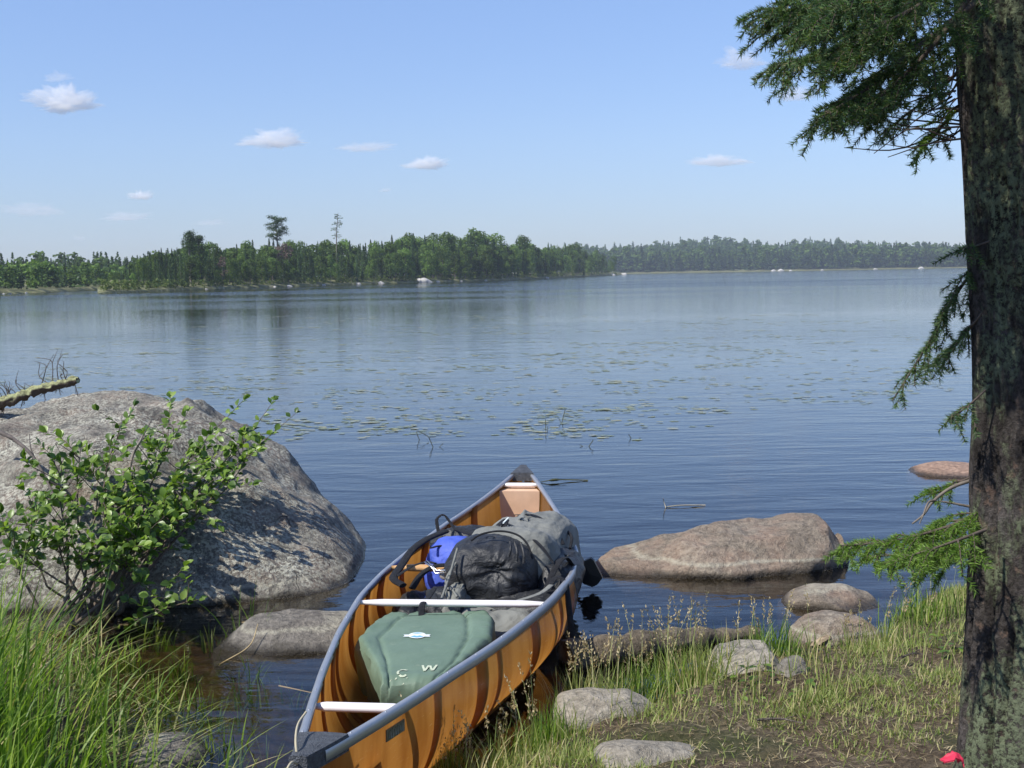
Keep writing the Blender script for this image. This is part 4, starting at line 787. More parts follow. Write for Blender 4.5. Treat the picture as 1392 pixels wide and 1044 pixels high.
Pn = np.stack([np.cos(AA) * 3.2, np.sin(AA) * 3.2, ZZ * 1.6], -1).reshape(-1, 3); Pw = Pn + .35 * np.stack([fbm(Pn * 1.3, 2, 3), fbm(Pn * 1.3, 2, 4), 0 * Pn[:, 0]], -1)
pl_ = fbm(Pw * np.array([1.4, 1.4, 1.1]), 4, 5, .55, True); pl2 = fbm(Pw * np.array([4, 4, 7]), 3, 9, .5, True)
dsp = .024 * np.clip(pl_, -1.1, .35) + .008 * np.clip(pl2, -.8, .5) + .006 * fbm(Pn * .8, 2, 31)
RR = RR + dsp.reshape(RR.shape)
TV = np.stack([cxt[:, None] + RR * np.cos(AA), TY + RR * np.sin(AA), ZZ], -1).reshape(-1, 3)
spruce = empty('spruce_tree', (float(cxt[40]), TY, .2), 'big rough barked spruce with pale green lichen cut off by the right frame edge', 'tree')
bk = NT('spruce_bark'); b1 = bk.noise(9, 6, .65, st=(1, 1, .45)); b2 = bk.noise(70, 5, .7); 
bc = bk.ramp(b1, [(.32, (.035, .031, .028)), (.52, (.10, .088, .08)), (.7, (.21, .185, .17))]); bc = bk.mix(bk.ramp(b2, [(.35, .8), (.55, 0.)]), bc, (.02, .018, .017))
bc = bk.mix(bk.ramp(bk.noise(26, 4, .6), [(.60, 0.), (.68, .5)]), bc, (.30, .20, .15))
xx = bk.sep()[0]; li = bk.math('MULTIPLY', bk.ramp(bk.noise(3.0, 6, .65, st=(1.4, 1.4, .5)), [(.51, 0.), (.57, 1.)]), bk.ramp(bk.noise(60, 6, .8), [(.43, 0.), (.50, 1.)])); li = bk.math('MULTIPLY', li, bk.mapr(xx, 1.22, 1.42, 1., .25))
bc = bk.mix(li, bc, (.24, .28, .17)); bk.bsdf(bc, .95, bk.bump(bk.math('ADD', bk.noise(60, 6, .75), bk.math('MULTIPLY', li, .3)), 1., .03), .1)
trunk = part('trunk', MB().add(TV, grid_faces(len(zt), na, False, True)[:, ::-1]), bk.m, spruce)
Nd1 = leafmat('spruce_needles', [(0., (.035, .075, .035)), (.5, (.075, .14, .055)), (.85, (.14, .23, .08)), (1., (.20, .17, .08))], .25, .5, .3)
Nd2 = leafmat('sunlit_spruce_needles', [(0., (.08, .15, .025)), (.5, (.14, .25, .04)), (1., (.24, .36, .07))], .3, .5, .3)  # brighter needle colour, sunlight painted into the boughs that catch it
twigm = plain('spruce_twig', (.09, .07, .055), .9, 0, .3, 40)
rg = np.random.default_rng(77)
def needles(poly, dens, ln):
    seg = np.diff(poly, axis=0); L = np.linalg.norm(seg, axis=1); n = int(L.sum() * dens)
    if n < 3: return None
    c = np.concatenate([[0], np.cumsum(L)]); s = rg.uniform(0, c[-1], n); i = np.clip(np.searchsorted(c, s) - 1, 0, len(seg) - 1); t = (s - c[i]) / (L[i] + 1e-9)
    P = poly[i] + seg[i] * t[:, None]; T = seg[i] / (L[i][:, None] + 1e-9); R = rg.normal(0, 1, (n, 3)); R -= (R * T).sum(1)[:, None] * T; R /= np.linalg.norm(R, axis=1)[:, None] + 1e-9
    R[:, 2] += .25; Dn = T * .65 + R * .8; Dn /= np.linalg.norm(Dn, axis=1)[:, None]; S = np.cross(Dn, rg.normal(0, 1, (n, 3))); S /= np.linalg.norm(S, axis=1)[:, None] + 1e-9
    ln_ = ln * rg.uniform(.7, 1.15, n)[:, None]; V = np.stack([P - S * .0013, P + S * .0013, P + Dn * ln_], 1).reshape(-1, 3)
    return V, np.arange(n * 3).reshape(-1, 3)
def bough(pts, label, mat, r0=.012, sec=.30, dens=1150, bare_=.15, ln=.017, spacing=.024, droop=.22, sub=True):
    r0 = r0 * .6
    main = spline(pts, 40); L = np.linalg.norm(np.diff(main, axis=0), axis=1).sum(); wood, nd = MB(), MB(); wood.add(*tube(main, np.linspace(r0, .002, 40), 6))
    m = int(L / spacing); up = np.array([0, 0, 1.])
    def put(poly, d=dens):
        q = needles(np.array(poly), d, ln)
        if q: nd.add(*q)
    put(main[int(40 * max(bare_, .3)):], dens * .7)
    for k in range(m):
        t = bare_ + (1 - bare_) * (k + rg.uniform(-.3, .3)) / m; t = min(max(t, 0.02), .985); i = int(t * 38); p = main[i] + (main[i + 1] - main[i]) * rg.random(); T = main[min(i + 2, 39)] - main[max(0, i - 1)]; T /= np.linalg.norm(T)
        S = np.cross(T, up); S /= np.linalg.norm(S) + 1e-9; side = 1 if k % 2 else -1
        d = T * rg.uniform(.5, .9) + side * S * rg.uniform(.5, 1) + up * rg.uniform(-droop - .35, .12 - droop * .5); d /= np.linalg.norm(d)
        ls = sec * (1.05 - .75 * t) * rg.uniform(.55, 1.15); e = p + d * ls + np.array([0, 0, -droop * ls * .3]); poly = spline([p, p + d * ls * .5 + up * .01, e], 7)
        wood.add(*tube(poly, np.linspace(.0032, .0012, 7), 4)); put(poly[1:])
        if sub:
            for j in range(int(ls / .022)):
                u = .15 + .8 * rg.random(); i2 = int(u * 5.9); p2 = poly[i2] + (poly[i2 + 1] - poly[i2]) * rg.random(); s2 = np.cross(d, up); sd_ = 1 if j % 2 else -1
                d2 = d * .75 + sd_ * s2 * .7 + up * rg.uniform(-.5, .1); d2 /= np.linalg.norm(d2); l2 = rg.uniform(.035, .09) * (1.1 - .5 * u); pl2_ = np.array([p2, p2 + d2 * l2 * .55, p2 + d2 * l2 + up * -.006]); put(pl2_)
                wood.add(*tube(pl2_, .0009, 3, cap=False))
    b = part('bough', wood, twigm, spruce, label=label)
    if nd.n: part('needles', nd, mat, b, False)
    return b
B = lambda *a: [D(*q) for q in a]
bough(B((1340, -150, 3.3), (1230, -50, 3.2), (1120, 5, 3.1), (1042, 14, 3.05)), 'top bough reaching farthest over the lake', Nd1, .014, .34)
bough(B((1340, -60, 3.35), (1230, 25, 3.5), (1140, 65, 3.5), (1048, 92, 3.45)), None, Nd1, .014, .30)
bough(B((1330, 0, 3.2), (1240, 70, 3.1), (1180, 120, 3.05), (1118, 158, 3.0)), None, Nd1, .013, .26)
bough(B((1330, -120, 3.5), (1240, -40, 3.8), (1160, 5, 3.9), (1085, 50, 3.9)), None, Nd1, .013, .34)
bough(B((1330, -20, 3.0), (1270, 60, 2.95), (1210, 120, 2.95), (1160, 160, 2.95)), None, Nd1, .012, .22)
bough(B((1335, 60, 3.5), (1290, 110, 3.6), (1240, 150, 3.65), (1195, 185, 3.65)), None, Nd1, .010, .24, dens=700, bare_=.35, spacing=.05)
bough(B((1340, 120, 3.4), (1300, 150, 3.45), (1270, 185, 3.5), (1252, 205, 3.5)), 'short sunlit bough hanging lowest of the top group', Nd2, .008, .14, dens=1100, bare_=.3, spacing=.03)
bough(B((1320, 20, 3.5), (1290, 40, 3.7), (1250, 80, 3.8), (1215, 100, 3.9)), None, Nd1, .010, .26, dens=600, bare_=.3, spacing=.05)
bough(B((1330, -60, 3.1), (1260, 0, 3.0), (1190, 40, 2.95), (1120, 95, 2.95)), None, Nd1, .012, .26)
bough(B((1330, -150, 3.5), (1270, -60, 3.6), (1220, 0, 3.6), (1150, 50, 3.6)), None, Nd1, .012, .28)
bough(B((1330, -140, 3.2), (1250, -90, 3.3), (1170, -40, 3.4), (1080, -10, 3.4)), None, Nd1, .012, .30)
bough(B((1300, -150, 2.9), (1220, -60, 2.75), (1150, 0, 2.7), (1090, 50, 2.7)), None, Nd1, .012, .24)
bough(B((1340, 345, 3.3), (1300, 400, 3.35), (1260, 470, 3.4), (1213, 545, 3.4)), 'drooping bough at mid height', Nd1, .008, .13, bare_=.12, spacing=.035, droop=.6)
bough(B((1340, 420, 3.25), (1315, 450, 3.3), (1285, 480, 3.35), (1262, 500, 3.4)), None, Nd1, .006, .12, bare_=.2, spacing=.035, droop=.5)
bough(B((1340, 530, 3.2), (1318, 550, 3.2), (1302, 562, 3.2), (1290, 568, 3.2)), None, Nd1, .005, .07, spacing=.02, droop=.5, bare_=.3)
bough(B((1345, 328, 3.2), (1322, 336, 3.2), (1308, 342, 3.2)), None, Nd1, .005, .06, spacing=.02, bare_=.4)
bough(B((1340, 690, 3.3), (1290, 715, 3.3), (1215, 735, 3.3), (1142, 742, 3.3)), 'lowest bough with needles coloured brighter as if sunlit', Nd2, .008, .17, spacing=.015, droop=.25, bare_=.05)
bough(B((1335, 735, 3.4), (1300, 745, 3.45), (1240, 752, 3.5), (1175, 758, 3.5)), None, Nd2, .007, .15, spacing=.018, droop=.3, bare_=.05)
bough(B((1340, 640, 3.35), (1305, 655, 3.4), (1280, 668, 3.4), (1262, 672, 3.4)), None, Nd2, .006, .09, spacing=.026, droop=.1, bare_=.35)
bough(B((1340, 720, 3.15), (1300, 735, 3.1), (1255, 750, 3.1), (1205, 765, 3.1)), None, Nd2, .007, .15, spacing=.03, droop=.5, bare_=.15)
for q in ([(.5, 4.3, 3.9), (-.3, 4.6, 3.8)], [(.6, 2.6, 4.0), (-.3, 2.2, 3.9)], [(1.6, 2.3, 3.7), (1.5, 1.4, 3.5)], [(2.1, 4.0, 3.9), (2.8, 4.5, 3.8)], [(.7, 3.3, 4.6), (-.2, 3.2, 4.5)], [(.9, 3.6, 5.6), (.3, 3.8, 5.5)], [(1.8, 2.8, 5.2), (2.4, 2.6, 5.1)], [(.55, 2.7, 3.3), (.0, 2.3, 3.1)], [(.8, 2.5, 3.3), (.5, 1.8, 3.1)], [(.7, 2.95, 3.0), (.1, 2.6, 2.85)], [(.9, 2.6, 3.5), (.4, 2.2, 3.4)], [(.6, 2.9, 3.9), (-.1, 2.5, 3.7)], [(.9, 2.8, 4.4), (.2, 2.3, 4.3)], [(1.1, 2.5, 3.0), (.9, 1.9, 2.9)], [(.8, 3.1, 4.9), (.2, 2.8, 4.8)]):  # out-of-view boughs added to cast shade on the trunk and bank
    a, b = Vector(q[0]), Vector(q[1]); bough([Vector((1.3, 3.3, a.z + .1)), a, b], None, Nd1, .02, .45, dens=260, ln=.024, spacing=.05)
mb = MB()
for pts, r in ([[(1330, 650, 3.35), (1295, 662, 3.35), (1270, 680, 3.35), (1255, 700, 3.35), (1240, 712, 3.35)], .0055], [[(1272, 680, 3.35), (1262, 683, 3.33), (1255, 700, 3.3), (1250, 712, 3.3)], .0035], [[(1325, 690, 3.35), (1295, 684, 3.35), (1275, 681, 3.35)], .004]): mb.add(*tube(spline([D(*q) for q in pts], 20), np.linspace(r, r * .4, 20), 7))
part('bough', mb, plain('bare_grey_wood', (.17, .145, .12), .85, 0, .25, 40), spruce, label='bare grey dead bough')
rg2 = random.Random(6); mb = MB()
for i in range(34):
    a = Vector(D(rg2.uniform(1290, 1325), rg2.uniform(60, 190), rg2.uniform(3.3, 3.7))); e = a + Vector((rg2.uniform(-.30, .02), rg2.uniform(-.1, .2), rg2.uniform(-.10, .10))); m_ = a.lerp(e, .5) + Vector((0, 0, rg2.uniform(-.05, .05))); mb.add(*tube(spline([a, m_, e], 8), np.linspace(.003, .001, 8), 4))
part('dead_twigs', mb, twigm, spruce)
# crumpled red cloth at the foot of the trunk
q0 = D(1298, 1036, 3.12); n_ = 16; U, Vv = np.meshgrid(np.linspace(-1, 1, n_), np.linspace(-1, 1, n_), indexing='ij'); Pc = np.stack([U * .024, Vv * .014, .016 * (1 - np.abs(U)) * 1. + .0 * U], -1).reshape(-1, 3); Pc = Pc + .012 * np.stack([fbm(Pc * 50, 2, 1), fbm(Pc * 50, 2, 2), fbm(Pc * 50, 2, 3)], -1)
tag(link('cloth', MB().add(np.vstack([Pc, Pc - [0, 0, .003]]), grid_faces(n_, n_), grid_faces(n_, n_)[:, ::-1] + n_ * n_).mesh('cloth'), plain('red_cloth', (.55, .03, .07), .6, 0, .1), None, tuple(q0)), 'scrap of crumpled crimson cloth at the foot of the spruce trunk', 'cloth')
# fallen cone and twigs on the bank
for i, (a, b, L, an, lb) in enumerate([(1240, 895, .10, .3, 'short brown twig on the turf near the trunk'), (1060, 985, .16, -.3, 'thin brown twig lying on bare soil in the bottom right'), (1150, 1000, .12, .8, 'forked thin twig on the soil left of the trunk base')]):
    g = G(a, b, .2); g = G(a, b, float(ground_z(np.array([g.x]), np.array([g.y]))[0])); dv = Vector((math.cos(an), math.sin(an), .0)) * L / 2; mb = MB().add(*tube(spline([-dv + Vector((0, 0, .01)), Vector((.005, .01, .018)), dv + Vector((0, 0, .012))], 8), np.linspace(.005, .002, 8), 6)).add(*tube([Vector((0, 0, .016)), dv * .6 + Vector((.01, .03, .025))], .002, 5))
    tag(link('twig', mb.mesh('twig'), barkwm, None, tuple(g)), lb, 'twig')
# ================================================================ FAR SHORES
F_con = leafmat('conifer_foliage', [(0., (.03, .055, .022)), (.5, (.055, .095, .034)), (1., (.09, .145, .048))], .2, .7, .1, var=.22)
F_dec = leafmat('broadleaf_foliage', [(0., (.065, .11, .028)), (.5, (.10, .165, .04)), (1., (.155, .225, .06))], .3, .7, .1, var=.22)
F_lite = leafmat('shore_brush', [(0., (.08, .13, .035)), (.5, (.14, .20, .055)), (1., (.24, .26, .10))], .25, .7, .1)
F_grey = leafmat('dead_foliage', [(0., (.12, .08, .07)), (1., (.22, .16, .13))], .1, .8, .1)
barkf = plain('far_bark', (.16, .14, .12), .9, 0, .3, 2)
def quads(P, N, s, rg):
    """ragged leaf clumps: one bent 4-gon each"""
    n = len(P); N = N / (np.linalg.norm(N, axis=1)[:, None] + 1e-9); A = np.cross(N, rg.normal(0, 1, (n, 3))); A /= np.linalg.norm(A, axis=1)[:, None] + 1e-9; Bv = np.cross(N, A)
    s = np.broadcast_to(s, (n,))[:, None]; j = lambda: s * rg.uniform(.5, 1.2, (n, 1))
    V = np.stack([P - A * j(), P - Bv * j() * .7, P + A * j(), P + Bv * j() * .7], 1).reshape(-1, 3); return V, np.arange(n * 4).reshape(-1, 4)
def conifer(rg, n=1100, R=.17, base=.10, s=.022, layers=16, gap=.0, power=.85):
    """unit-height spruce crown"""
    t = rg.random(n) ** 1.25; z = base + (1 - base) * t; lay = np.floor(z * layers + .3); ph = z * layers + .3 - lay
    r = R * (1 - t) ** power * (1.08 - .45 * ph) + .006; az = rg.uniform(0, 6.28, n); r = r * (1 + .22 * np.sin(az * 3 + lay * 2.1) + .15 * np.sin(az * 5 + lay)); q = np.sqrt(rg.uniform(.15, 1, n)); x, y = r * q * np.cos(az), r * q * np.sin(az)
    z2 = z - .25 * r * q; N = np.stack([np.cos(az) * .7, np.sin(az) * .7, .8 + 0 * az], -1) + rg.normal(0, .45, (n, 3)); return quads(np.stack([x, y, z2], -1), N, s * (1.15 - .5 * t), rg)
def broad(rg, n=1300, R=.26, base=.18, s=.022, lobes=16, top=1.):
    V, k = [], []
    L = []
    for i in range(lobes):
        a = rg.uniform(0, 6.28); h = rg.uniform(base + .12, top - .12); rr_ = R * .75 * math.sin(math.pi * min(1, max(.1, (h - base) / (1.08 - base)))) ** .6 * rg.uniform(.3, 1); L.append((rr_ * math.cos(a), rr_ * math.sin(a), h, rg.uniform(.08, .14)))
    L.append((0, 0, top - .10, .10)); L = np.array(L); i = rg.integers(0, len(L), n); d = rg.normal(0, 1, (n, 3)); d[:, 2] = d[:, 2] * .8 + .3; d /= np.linalg.norm(d, axis=1)[:, None]
    P = L[i, :3] + d * L[i, 3:4] * rg.uniform(.6, 1.1, (n, 1)); return quads(P, d + rg.normal(0, .5, (n, 3)), s, rg)
def trunkmb(r=.012, h=.9, lean=0.):
    return MB().add(*tube(spline([(0, 0, -.05), (lean * .4, 0, h * .5), (lean, 0, h)], 8), np.linspace(r, r * .25, 8), 6))
rgf = np.random.default_rng(2024)
CON = [MB().add(*conifer(rgf, 1100, R, b, .024, l)) for R, b, l in ((.17, .06, 15), (.14, .10, 18), (.20, .05, 13), (.12, .18, 20))]
DEC = [MB().add(*broad(rgf, 1300, R, b, .026, l)) for R, b, l in ((.27, .12, 16), (.22, .16, 14), (.33, .08, 20))]
PIN = [MB().add(*broad(rgf, 900, .2, .35, .026, 9))]
conm = [m.mesh('crown', smooth=False) for m in CON]; decm = [m.mesh('crown', smooth=False) for m in DEC]; trm = trunkmb().mesh('trunk')
for m in conm: m.materials.append(F_con)
for m in decm: m.materials.append(F_dec)
trm.materials.append(barkf)
# island front shoreline (px -> distance) and tree-top silhouette
SPX = [100, 138, 220, 280, 420, 570, 680, 740, 815, 850]; SPD = [165, 175, 200, 220, 262, 312, 362, 420, 600, 700]
TPX = [138, 150, 160, 180, 200, 230, 258, 275, 290, 330, 360, 400, 440, 480, 520, 560, 600, 650, 675, 690, 715, 735, 760, 790, 815, 850]; TPY = [394, 384, 372, 352, 341, 333, 326, 332, 330, 330, 328, 325, 322, 328, 326, 318, 320, 312, 318, 330, 318, 330, 333, 334, 342, 352]
def isl(px, back): # world point on the island at picture column px, set back from the front shore
    d = np.interp(px, SPX, SPD) + back; r = ray(px, 380); return (r[0] / r[1] * d, d)
def top_z(px, d): return D(px, float(np.interp(px, TPX, TPY)), d)[2]
def isl_h(back): return .25 + 1.6 * (1 - math.exp(-max(back, 0) / 14.)) if back >= 0 else -.5
cols = np.arange(132, 852, 6.); bk_ = np.array([-3, -.6, 0, .8, 2, 5, 10, 18, 30, 50, 75, 90]); V = []
for px in cols:
    e = min(1, (px - 128) / 22, (856 - px) / 20)
    for b in bk_:
        x, y = isl(px, b); hz = isl_h(b) * e * (1 if b < 80 else 0) + (-1 if b > 80 else 0)
        V.append((x, y, hz if b >= 0 else -.6))
V = np.array(V); V[:, 2] += .12 * fbm(V * .35, 3, 4) * (V[:, 2] > 0)
soilf = NT('island_shore'); soilf.bsdf(soilf.ramp(soilf.noise(.8, 5), [(.35, (.10, .10, .045)), (.55, (.16, .17, .07)), (.7, (.30, .27, .18))]), .95)
tag(link('terrain', mesh('island', V, grid_faces(len(cols), len(bk_))[:, ::-1]), soilf.m), kind='structure')
ri = random.Random(99)
def far_tree(px, back, H, kind, label, cat, group=None, name=None, w_=1.):
    x, y = isl(px, back); z = isl_h(back) - .1
    me = (conm if kind == 'c' else decm)[ri.randrange(4 if kind == 'c' else 3)]
    root = empty(name or ('spruce_tree' if kind == 'c' else 'birch_tree'), (x, y, z), label, cat, group); root.scale = (H * w_, H * w_, H); root.rotation_euler.z = ri.uniform(0, 6.28)
    link('crown', me, None, root); link('trunk', trm, None, root); return root
LB = {'c': ('dark green pointed spruce in the wood on the island across the lake', 'tree', 'spruces of the island wood'), 'd': ('mid green round-crowned leafy tree in the wood on the island across the lake', 'tree', 'leafy trees of the island wood')}
spots = []
for k in range(285):
    px = 142 + (835 - 142) * ((k + ri.random()) / 285); row = k % 3; back = [ri.uniform(2.5, 7), ri.uniform(8, 18), ri.uniform(18, 34)][row]
    x, y = isl(px, back); tz = top_z(px, y); gz = isl_h(back); H = (tz - gz) * [ri.uniform(.35, .75), ri.uniform(.6, .95), ri.choice([ri.uniform(.75, .98), ri.uniform(.95, 1.1)])][row]
    H = max(H, 1.0); kind = 'c' if ri.random() < (.8 if px < 250 else .58) else 'd'
    if px > 540 and px < 740 and row == 2 and ri.random() < .7: kind = 'd'
    far_tree(px, back, H, kind, *LB[kind], w_=ri.uniform(.7, 1.05) if kind == 'c' else ri.uniform(.9, 1.3))
# background fill of the island wood, one mass
mbc, mbd, mbt = MB(), MB(), MB(); rgm = np.random.default_rng(8)
LOWC = [conifer(rgm, 260, .17, .06, .045, 12), conifer(rgm, 260, .14, .1, .045, 14)]; LOWD = [broad(rgm, 300, .28, .10, .05, 12), broad(rgm, 300, .24, .12, .05, 10)]
def put_tree(mb, proto, x, y, z, H, w_, a):
    V, f = proto; c, s = math.cos(a), math.sin(a); mb.add(np.stack([(V[:, 0] * c - V[:, 1] * s) * H * w_ + x, (V[:, 0] * s + V[:, 1] * c) * H * w_ + y, V[:, 2] * H + z], 1), f)
for k in range(420):
    px = ri.uniform(150, 835); back = ri.uniform(14, 60); x, y = isl(px, back); tz = top_z(px, y); gz = isl_h(back); H = max(1.5, (tz - gz) * ri.uniform(.55, .88)); c_ = ri.random() < .55
    put_tree(mbc if c_ else mbd, (LOWC if c_ else LOWD)[k % 2], x, y, gz, H, ri.uniform(1, 1.4), ri.uniform(0, 6))
tag(link('forest', mbc.mesh('forest', smooth=False), F_con), 'dark conifers packed behind the front trees of the island', 'forest', kind='stuff')
tag(link('forest', mbd.mesh('forest', smooth=False), F_dec), 'leafy trees packed behind the front trees of the island', 'forest', kind='stuff')
mb = MB()
for k in range(620):
    px = ri.uniform(136, 838); back = ri.uniform(.7, 5); x, y = isl(px, back); H = ri.uniform(.5, 1.6) * (1.5 if 640 < px < 800 else 1); V, f = broad(rgm, 46, .5, .0, .12, 5); V = V * H; V[:, 0] += x; V[:, 1] += y; V[:, 2] += isl_h(back) * .7; mb.add(V, f)
tag(link('undergrowth', mb.mesh('brush', smooth=False), F_lite), 'pale green brush fringing the rocky shore of the island', 'undergrowth', kind='stuff')
# the notable trees standing above the island wood
def special(px, py, back, label, kind):
    x, y = isl(px, back); tz = D(px, py, y)[2]; gz = isl_h(back); H = tz - gz; root = empty('pine_tree', (x, y, gz), label, 'tree'); rg = np.random.default_rng(px)
    mb = MB(); tm = MB()
    if kind == 'plume':      # broad ragged white pine
        tm.add(*tube(spline([(0, 0, 0), (.1, 0, H * .6), (-.1, 0, H * .97)], 10), np.linspace(.28, .05, 10), 7))
        for i in range(34):
            h = .64 + .35 * (i + rg.random()) / 34; a = rg.uniform(0, 6.28); L = H * .17 * (1.15 - abs(h - .80) * 2.2) * rg.uniform(.35, 1.25); c = np.array([L * math.cos(a), L * math.sin(a), H * h + L * .25]); tm.add(*tube(spline([(0, 0, H * h - .2), c * [.6, .6, 1] - [0, 0, .1], c], 6), np.linspace(.07, .02, 6), 4))
            n = 100; d = rg.normal(0, 1, (n, 3)) * [.032 * H, .032 * H, .016 * H]; mb.add(*quads(c * [.8, .8, 1] + d, rg.normal(0, .6, (n, 3)) + [0, 0, 1], .15, rg))
    elif kind == 'snag':     # thin leaning spire with sparse tufts
        lx = H * .035; tm.add(*tube(spline([(0, 0, 0), (0, 0, H * .6), (lx, 0, H)], 12), np.linspace(.2, .03, 12), 6))
        for i in range(46):
            h = rg.uniform(.62, 1.); a = rg.uniform(0, 6.28); L = H * .075 * (1.5 - h) * rg.uniform(.5, 1.7); x0 = lx * ((h - .6) / .4) ** 1.5 if h > .6 else 0
            c = np.array([x0 + L * math.cos(a), L * math.sin(a), H * h - .1]); tm.add(*tube([(x0, 0, H * h), c], .025, 4)); n = 16; mb.add(*quads(c + rg.normal(0, 1, (n, 3)) * [.17, .17, .07], rg.normal(0, .6, (n, 3)) + [0, 0, 1], .12, rg))
    else:
        tm.add(*tube([(0, 0, 0), (0, 0, H * .96)], .2, 6))
        for i in range(26):
            h = rg.uniform(.45, .99); a = rg.uniform(0, 6.28); L = H * .26 * (1.12 - h) * rg.uniform(.6, 1.2); c = np.array([L * math.cos(a), L * math.sin(a), H * h]); n = 90; mb.add(*quads(c * [.7, .7, 1] + rg.normal(0, 1, (n, 3)) * [.42, .42, .28], rg.normal(0, .7, (n, 3)) + [0, 0, 1], .16, rg))
    link('crown', mb.mesh('crown', smooth=False), F_con, root); link('trunk', tm.mesh('trunk'), barkf, root)
special(378, 296, 14, 'ragged flat-topped white pine towering over the island wood', 'plume')
special(459, 289, 14, 'thin leaning half-bare spire of a tree towering over the island wood', 'snag')
special(259, 312, 10, 'bushy pine with an upswept tip above the left end of the island', 'bush')
special(272, 322, 12, 'smaller bushy pine touching the upswept pine on the island', 'bush')
g_ = far_tree(303, 1.6, 5.4, 'd', 'grey leafless bush on the island shore below the upswept pine', 'tree', name='dead_tree')
for c in g_.children:
    if c.name.startswith('crown'): V, f = broad(rgm, 220, .2, .2, .03, 8); c.data = mesh('crown', V, f, False); c.data.materials.append(F_grey)
g_ = far_tree(388, 6, 8.0, 'd', 'reddish-grey dying tree in the island wood below the ragged pine', 'tree', name='dying_tree')
for c in g_.children:
    if c.name.startswith('crown'): V, f = broad(rgm, 500, .26, .3, .03, 10); c.data = mesh('crown', V, f, False); c.data.materials.append(F_grey)
# boulders along the island shore
rk = [(393, 386, 9, 'small pale boulder on the island shore below the ragged pine'), (373, 389, 5, 'flat pale shore rock left of the small pale boulder'), (487, 385, 8, 'low pale shore rock right of the leaning spire tree'), (517, 384, 11, 'long low pale shore rock left of the biggest island boulder'), (575, 380, 26, 'biggest white boulder on the island shore'), (595, 382, 7, 'small pale rock touching the biggest island boulder'), (627, 380, 4, 'small upright white rock on the island shore'), (743, 376, 7, 'pale rock near the right end of the island'), (660, 380, 5, 'tiny pale rock midway along the island shore'), (833, 372, 8, 'white rock awash off the right tip of the island'), (848, 373, 9, 'rightmost white rock off the island tip'), (280, 392, 5, 'tiny pale rock on the shore near the left end of the island'), (440, 387, 6, 'flat grey rock on the shore under the leaning spire tree')]
for i, (px, py, wpx, lb) in enumerate(rk):
    x, y = isl(px, -.6); hw = wpx / F * y * .55; hh = hw * (.42 if wpx > 20 else .5)
    o = rock(lb, [(x - hw, -.05), (x - hw * .6, hh * .7), (x, hh), (x + hw * .5, hh * .8), (x + hw, -.05)], y, hw * .7, RM_far, zb=-.1, amp=hw * .1, sc=1.2 / hw, seed=200 + i, nu=20, nv=16, group=None)
# left far shore, hill behind it, and the long right-hand shore
def shore_mass(pxs, d0, d1, zfun, name, label, n, Hr, protoC, protoD, fracC=.7, kind='forest'):
    pass
def strip(name, pxa, pxb, ds, hs, step=8):
    V = []; cols = np.arange(pxa, pxb, step)
    for px in cols:
        for d, h in zip(ds, hs):
            d_ = d(px) if callable(d) else d; h_ = h(px) if callable(h) else h; r = ray(px, 380); V.append((r[0] / r[1] * d_, d_, h_))
    V = np.array(V); V[:, 2] += .3 * fbm(V * .03, 3, 6) * (V[:, 2] > .5); return tag(link(name, mesh(name, V, grid_faces(len(cols), len(ds))[:, ::-1]), soilf.m), kind='structure')
dL = lambda px: float(np.interp(px, [-500, -60, 0, 60, 140, 260], [150, 185, 200, 215, 262, 330]))
hl = lambda px: float(np.interp(px, [-500, 0, 100, 200, 300], [3.2, 2.8, 3.2, 4.2, 4.]))
strip('hill', -500, 330, [lambda p: dL(p) - 4, dL, lambda p: dL(p) + 4, lambda p: dL(p) + 60, 430, 520], [-1, .05, .5, .9, hl, -2])
RPX = [600, 720, 800, 850, 900, 940, 1000, 1060, 1110, 1150, 1200, 1260, 1310, 1400, 1700, 2200]; RPY = [338, 337, 336, 335, 331, 325, 327, 333, 327, 330, 333, 336, 337, 334, 330, 330]
dR = 1060.
def ridge(px): return max(1.5, float(D(px, float(np.interp(px, RPX, RPY)), 1500)[2]) - 15)
strip('hill', 560, 2300, [dR - 15, dR, dR + 15, dR + 100, 1500, 1750], [-1, .1, 1.2, 3.5, ridge, -5], 16)
LC = [conifer(rgm, 120, .15, .05, .07, 10), conifer(rgm, 120, .12, .1, .07, 12)]; LD_ = [broad(rgm, 130, .24, .08, .08, 9)]
def fill(n, fp, fd, fz, fH, label, rc=.65):
    a, b = MB(), MB()
    for k in range(n):
        px = fp(); d = fd(px); r = ray(px, 380); x = r[0] / r[1] * d; z = fz(px, d); H = fH(px, d); c_ = ri.random() < rc
        put_tree(a if c_ else b, (LC if c_ else LD_)[k % (2 if c_ else 1)], x, d, z, H, ri.uniform(1., 1.5), ri.uniform(0, 6))
    for m, mt, nm in ((a, F_con, 'dark conifers '), (b, F_dec, 'paler leafy trees ')): tag(link('forest', m.mesh('forest', smooth=False), mt), nm + label, 'forest', kind='stuff')
fill(420, lambda: ri.uniform(-480, 240), lambda p: dL(p) + ri.uniform(3, 45), lambda p, d: .6, lambda p, d: ri.uniform(3.2, 5.0), 'lining the low shore at the far left', .5)
fill(650, lambda: ri.uniform(-480, 320), lambda p: ri.uniform(340, 440), lambda p, d: .9 + (hl(p) - .9) * (d - (dL(p) + 60)) / (430 - dL(p) - 60) if d > dL(p) + 60 else .9, lambda p, d: ri.uniform(4.5, 6.8) if ri.random() < .9 else 8., 'covering the low hill behind the far left shore', .75)
fill(1500, lambda: ri.uniform(580, 2100) if ri.random() < .25 else ri.uniform(740, 1330), lambda p: dR + ri.uniform(8, 90), lambda p, d: 1.2 + (d - dR) * .022, lambda p, d: ri.uniform(9, 16.5) if ri.random() < .93 else ri.uniform(17, 21), 'lining the distant right-hand shore', .7)
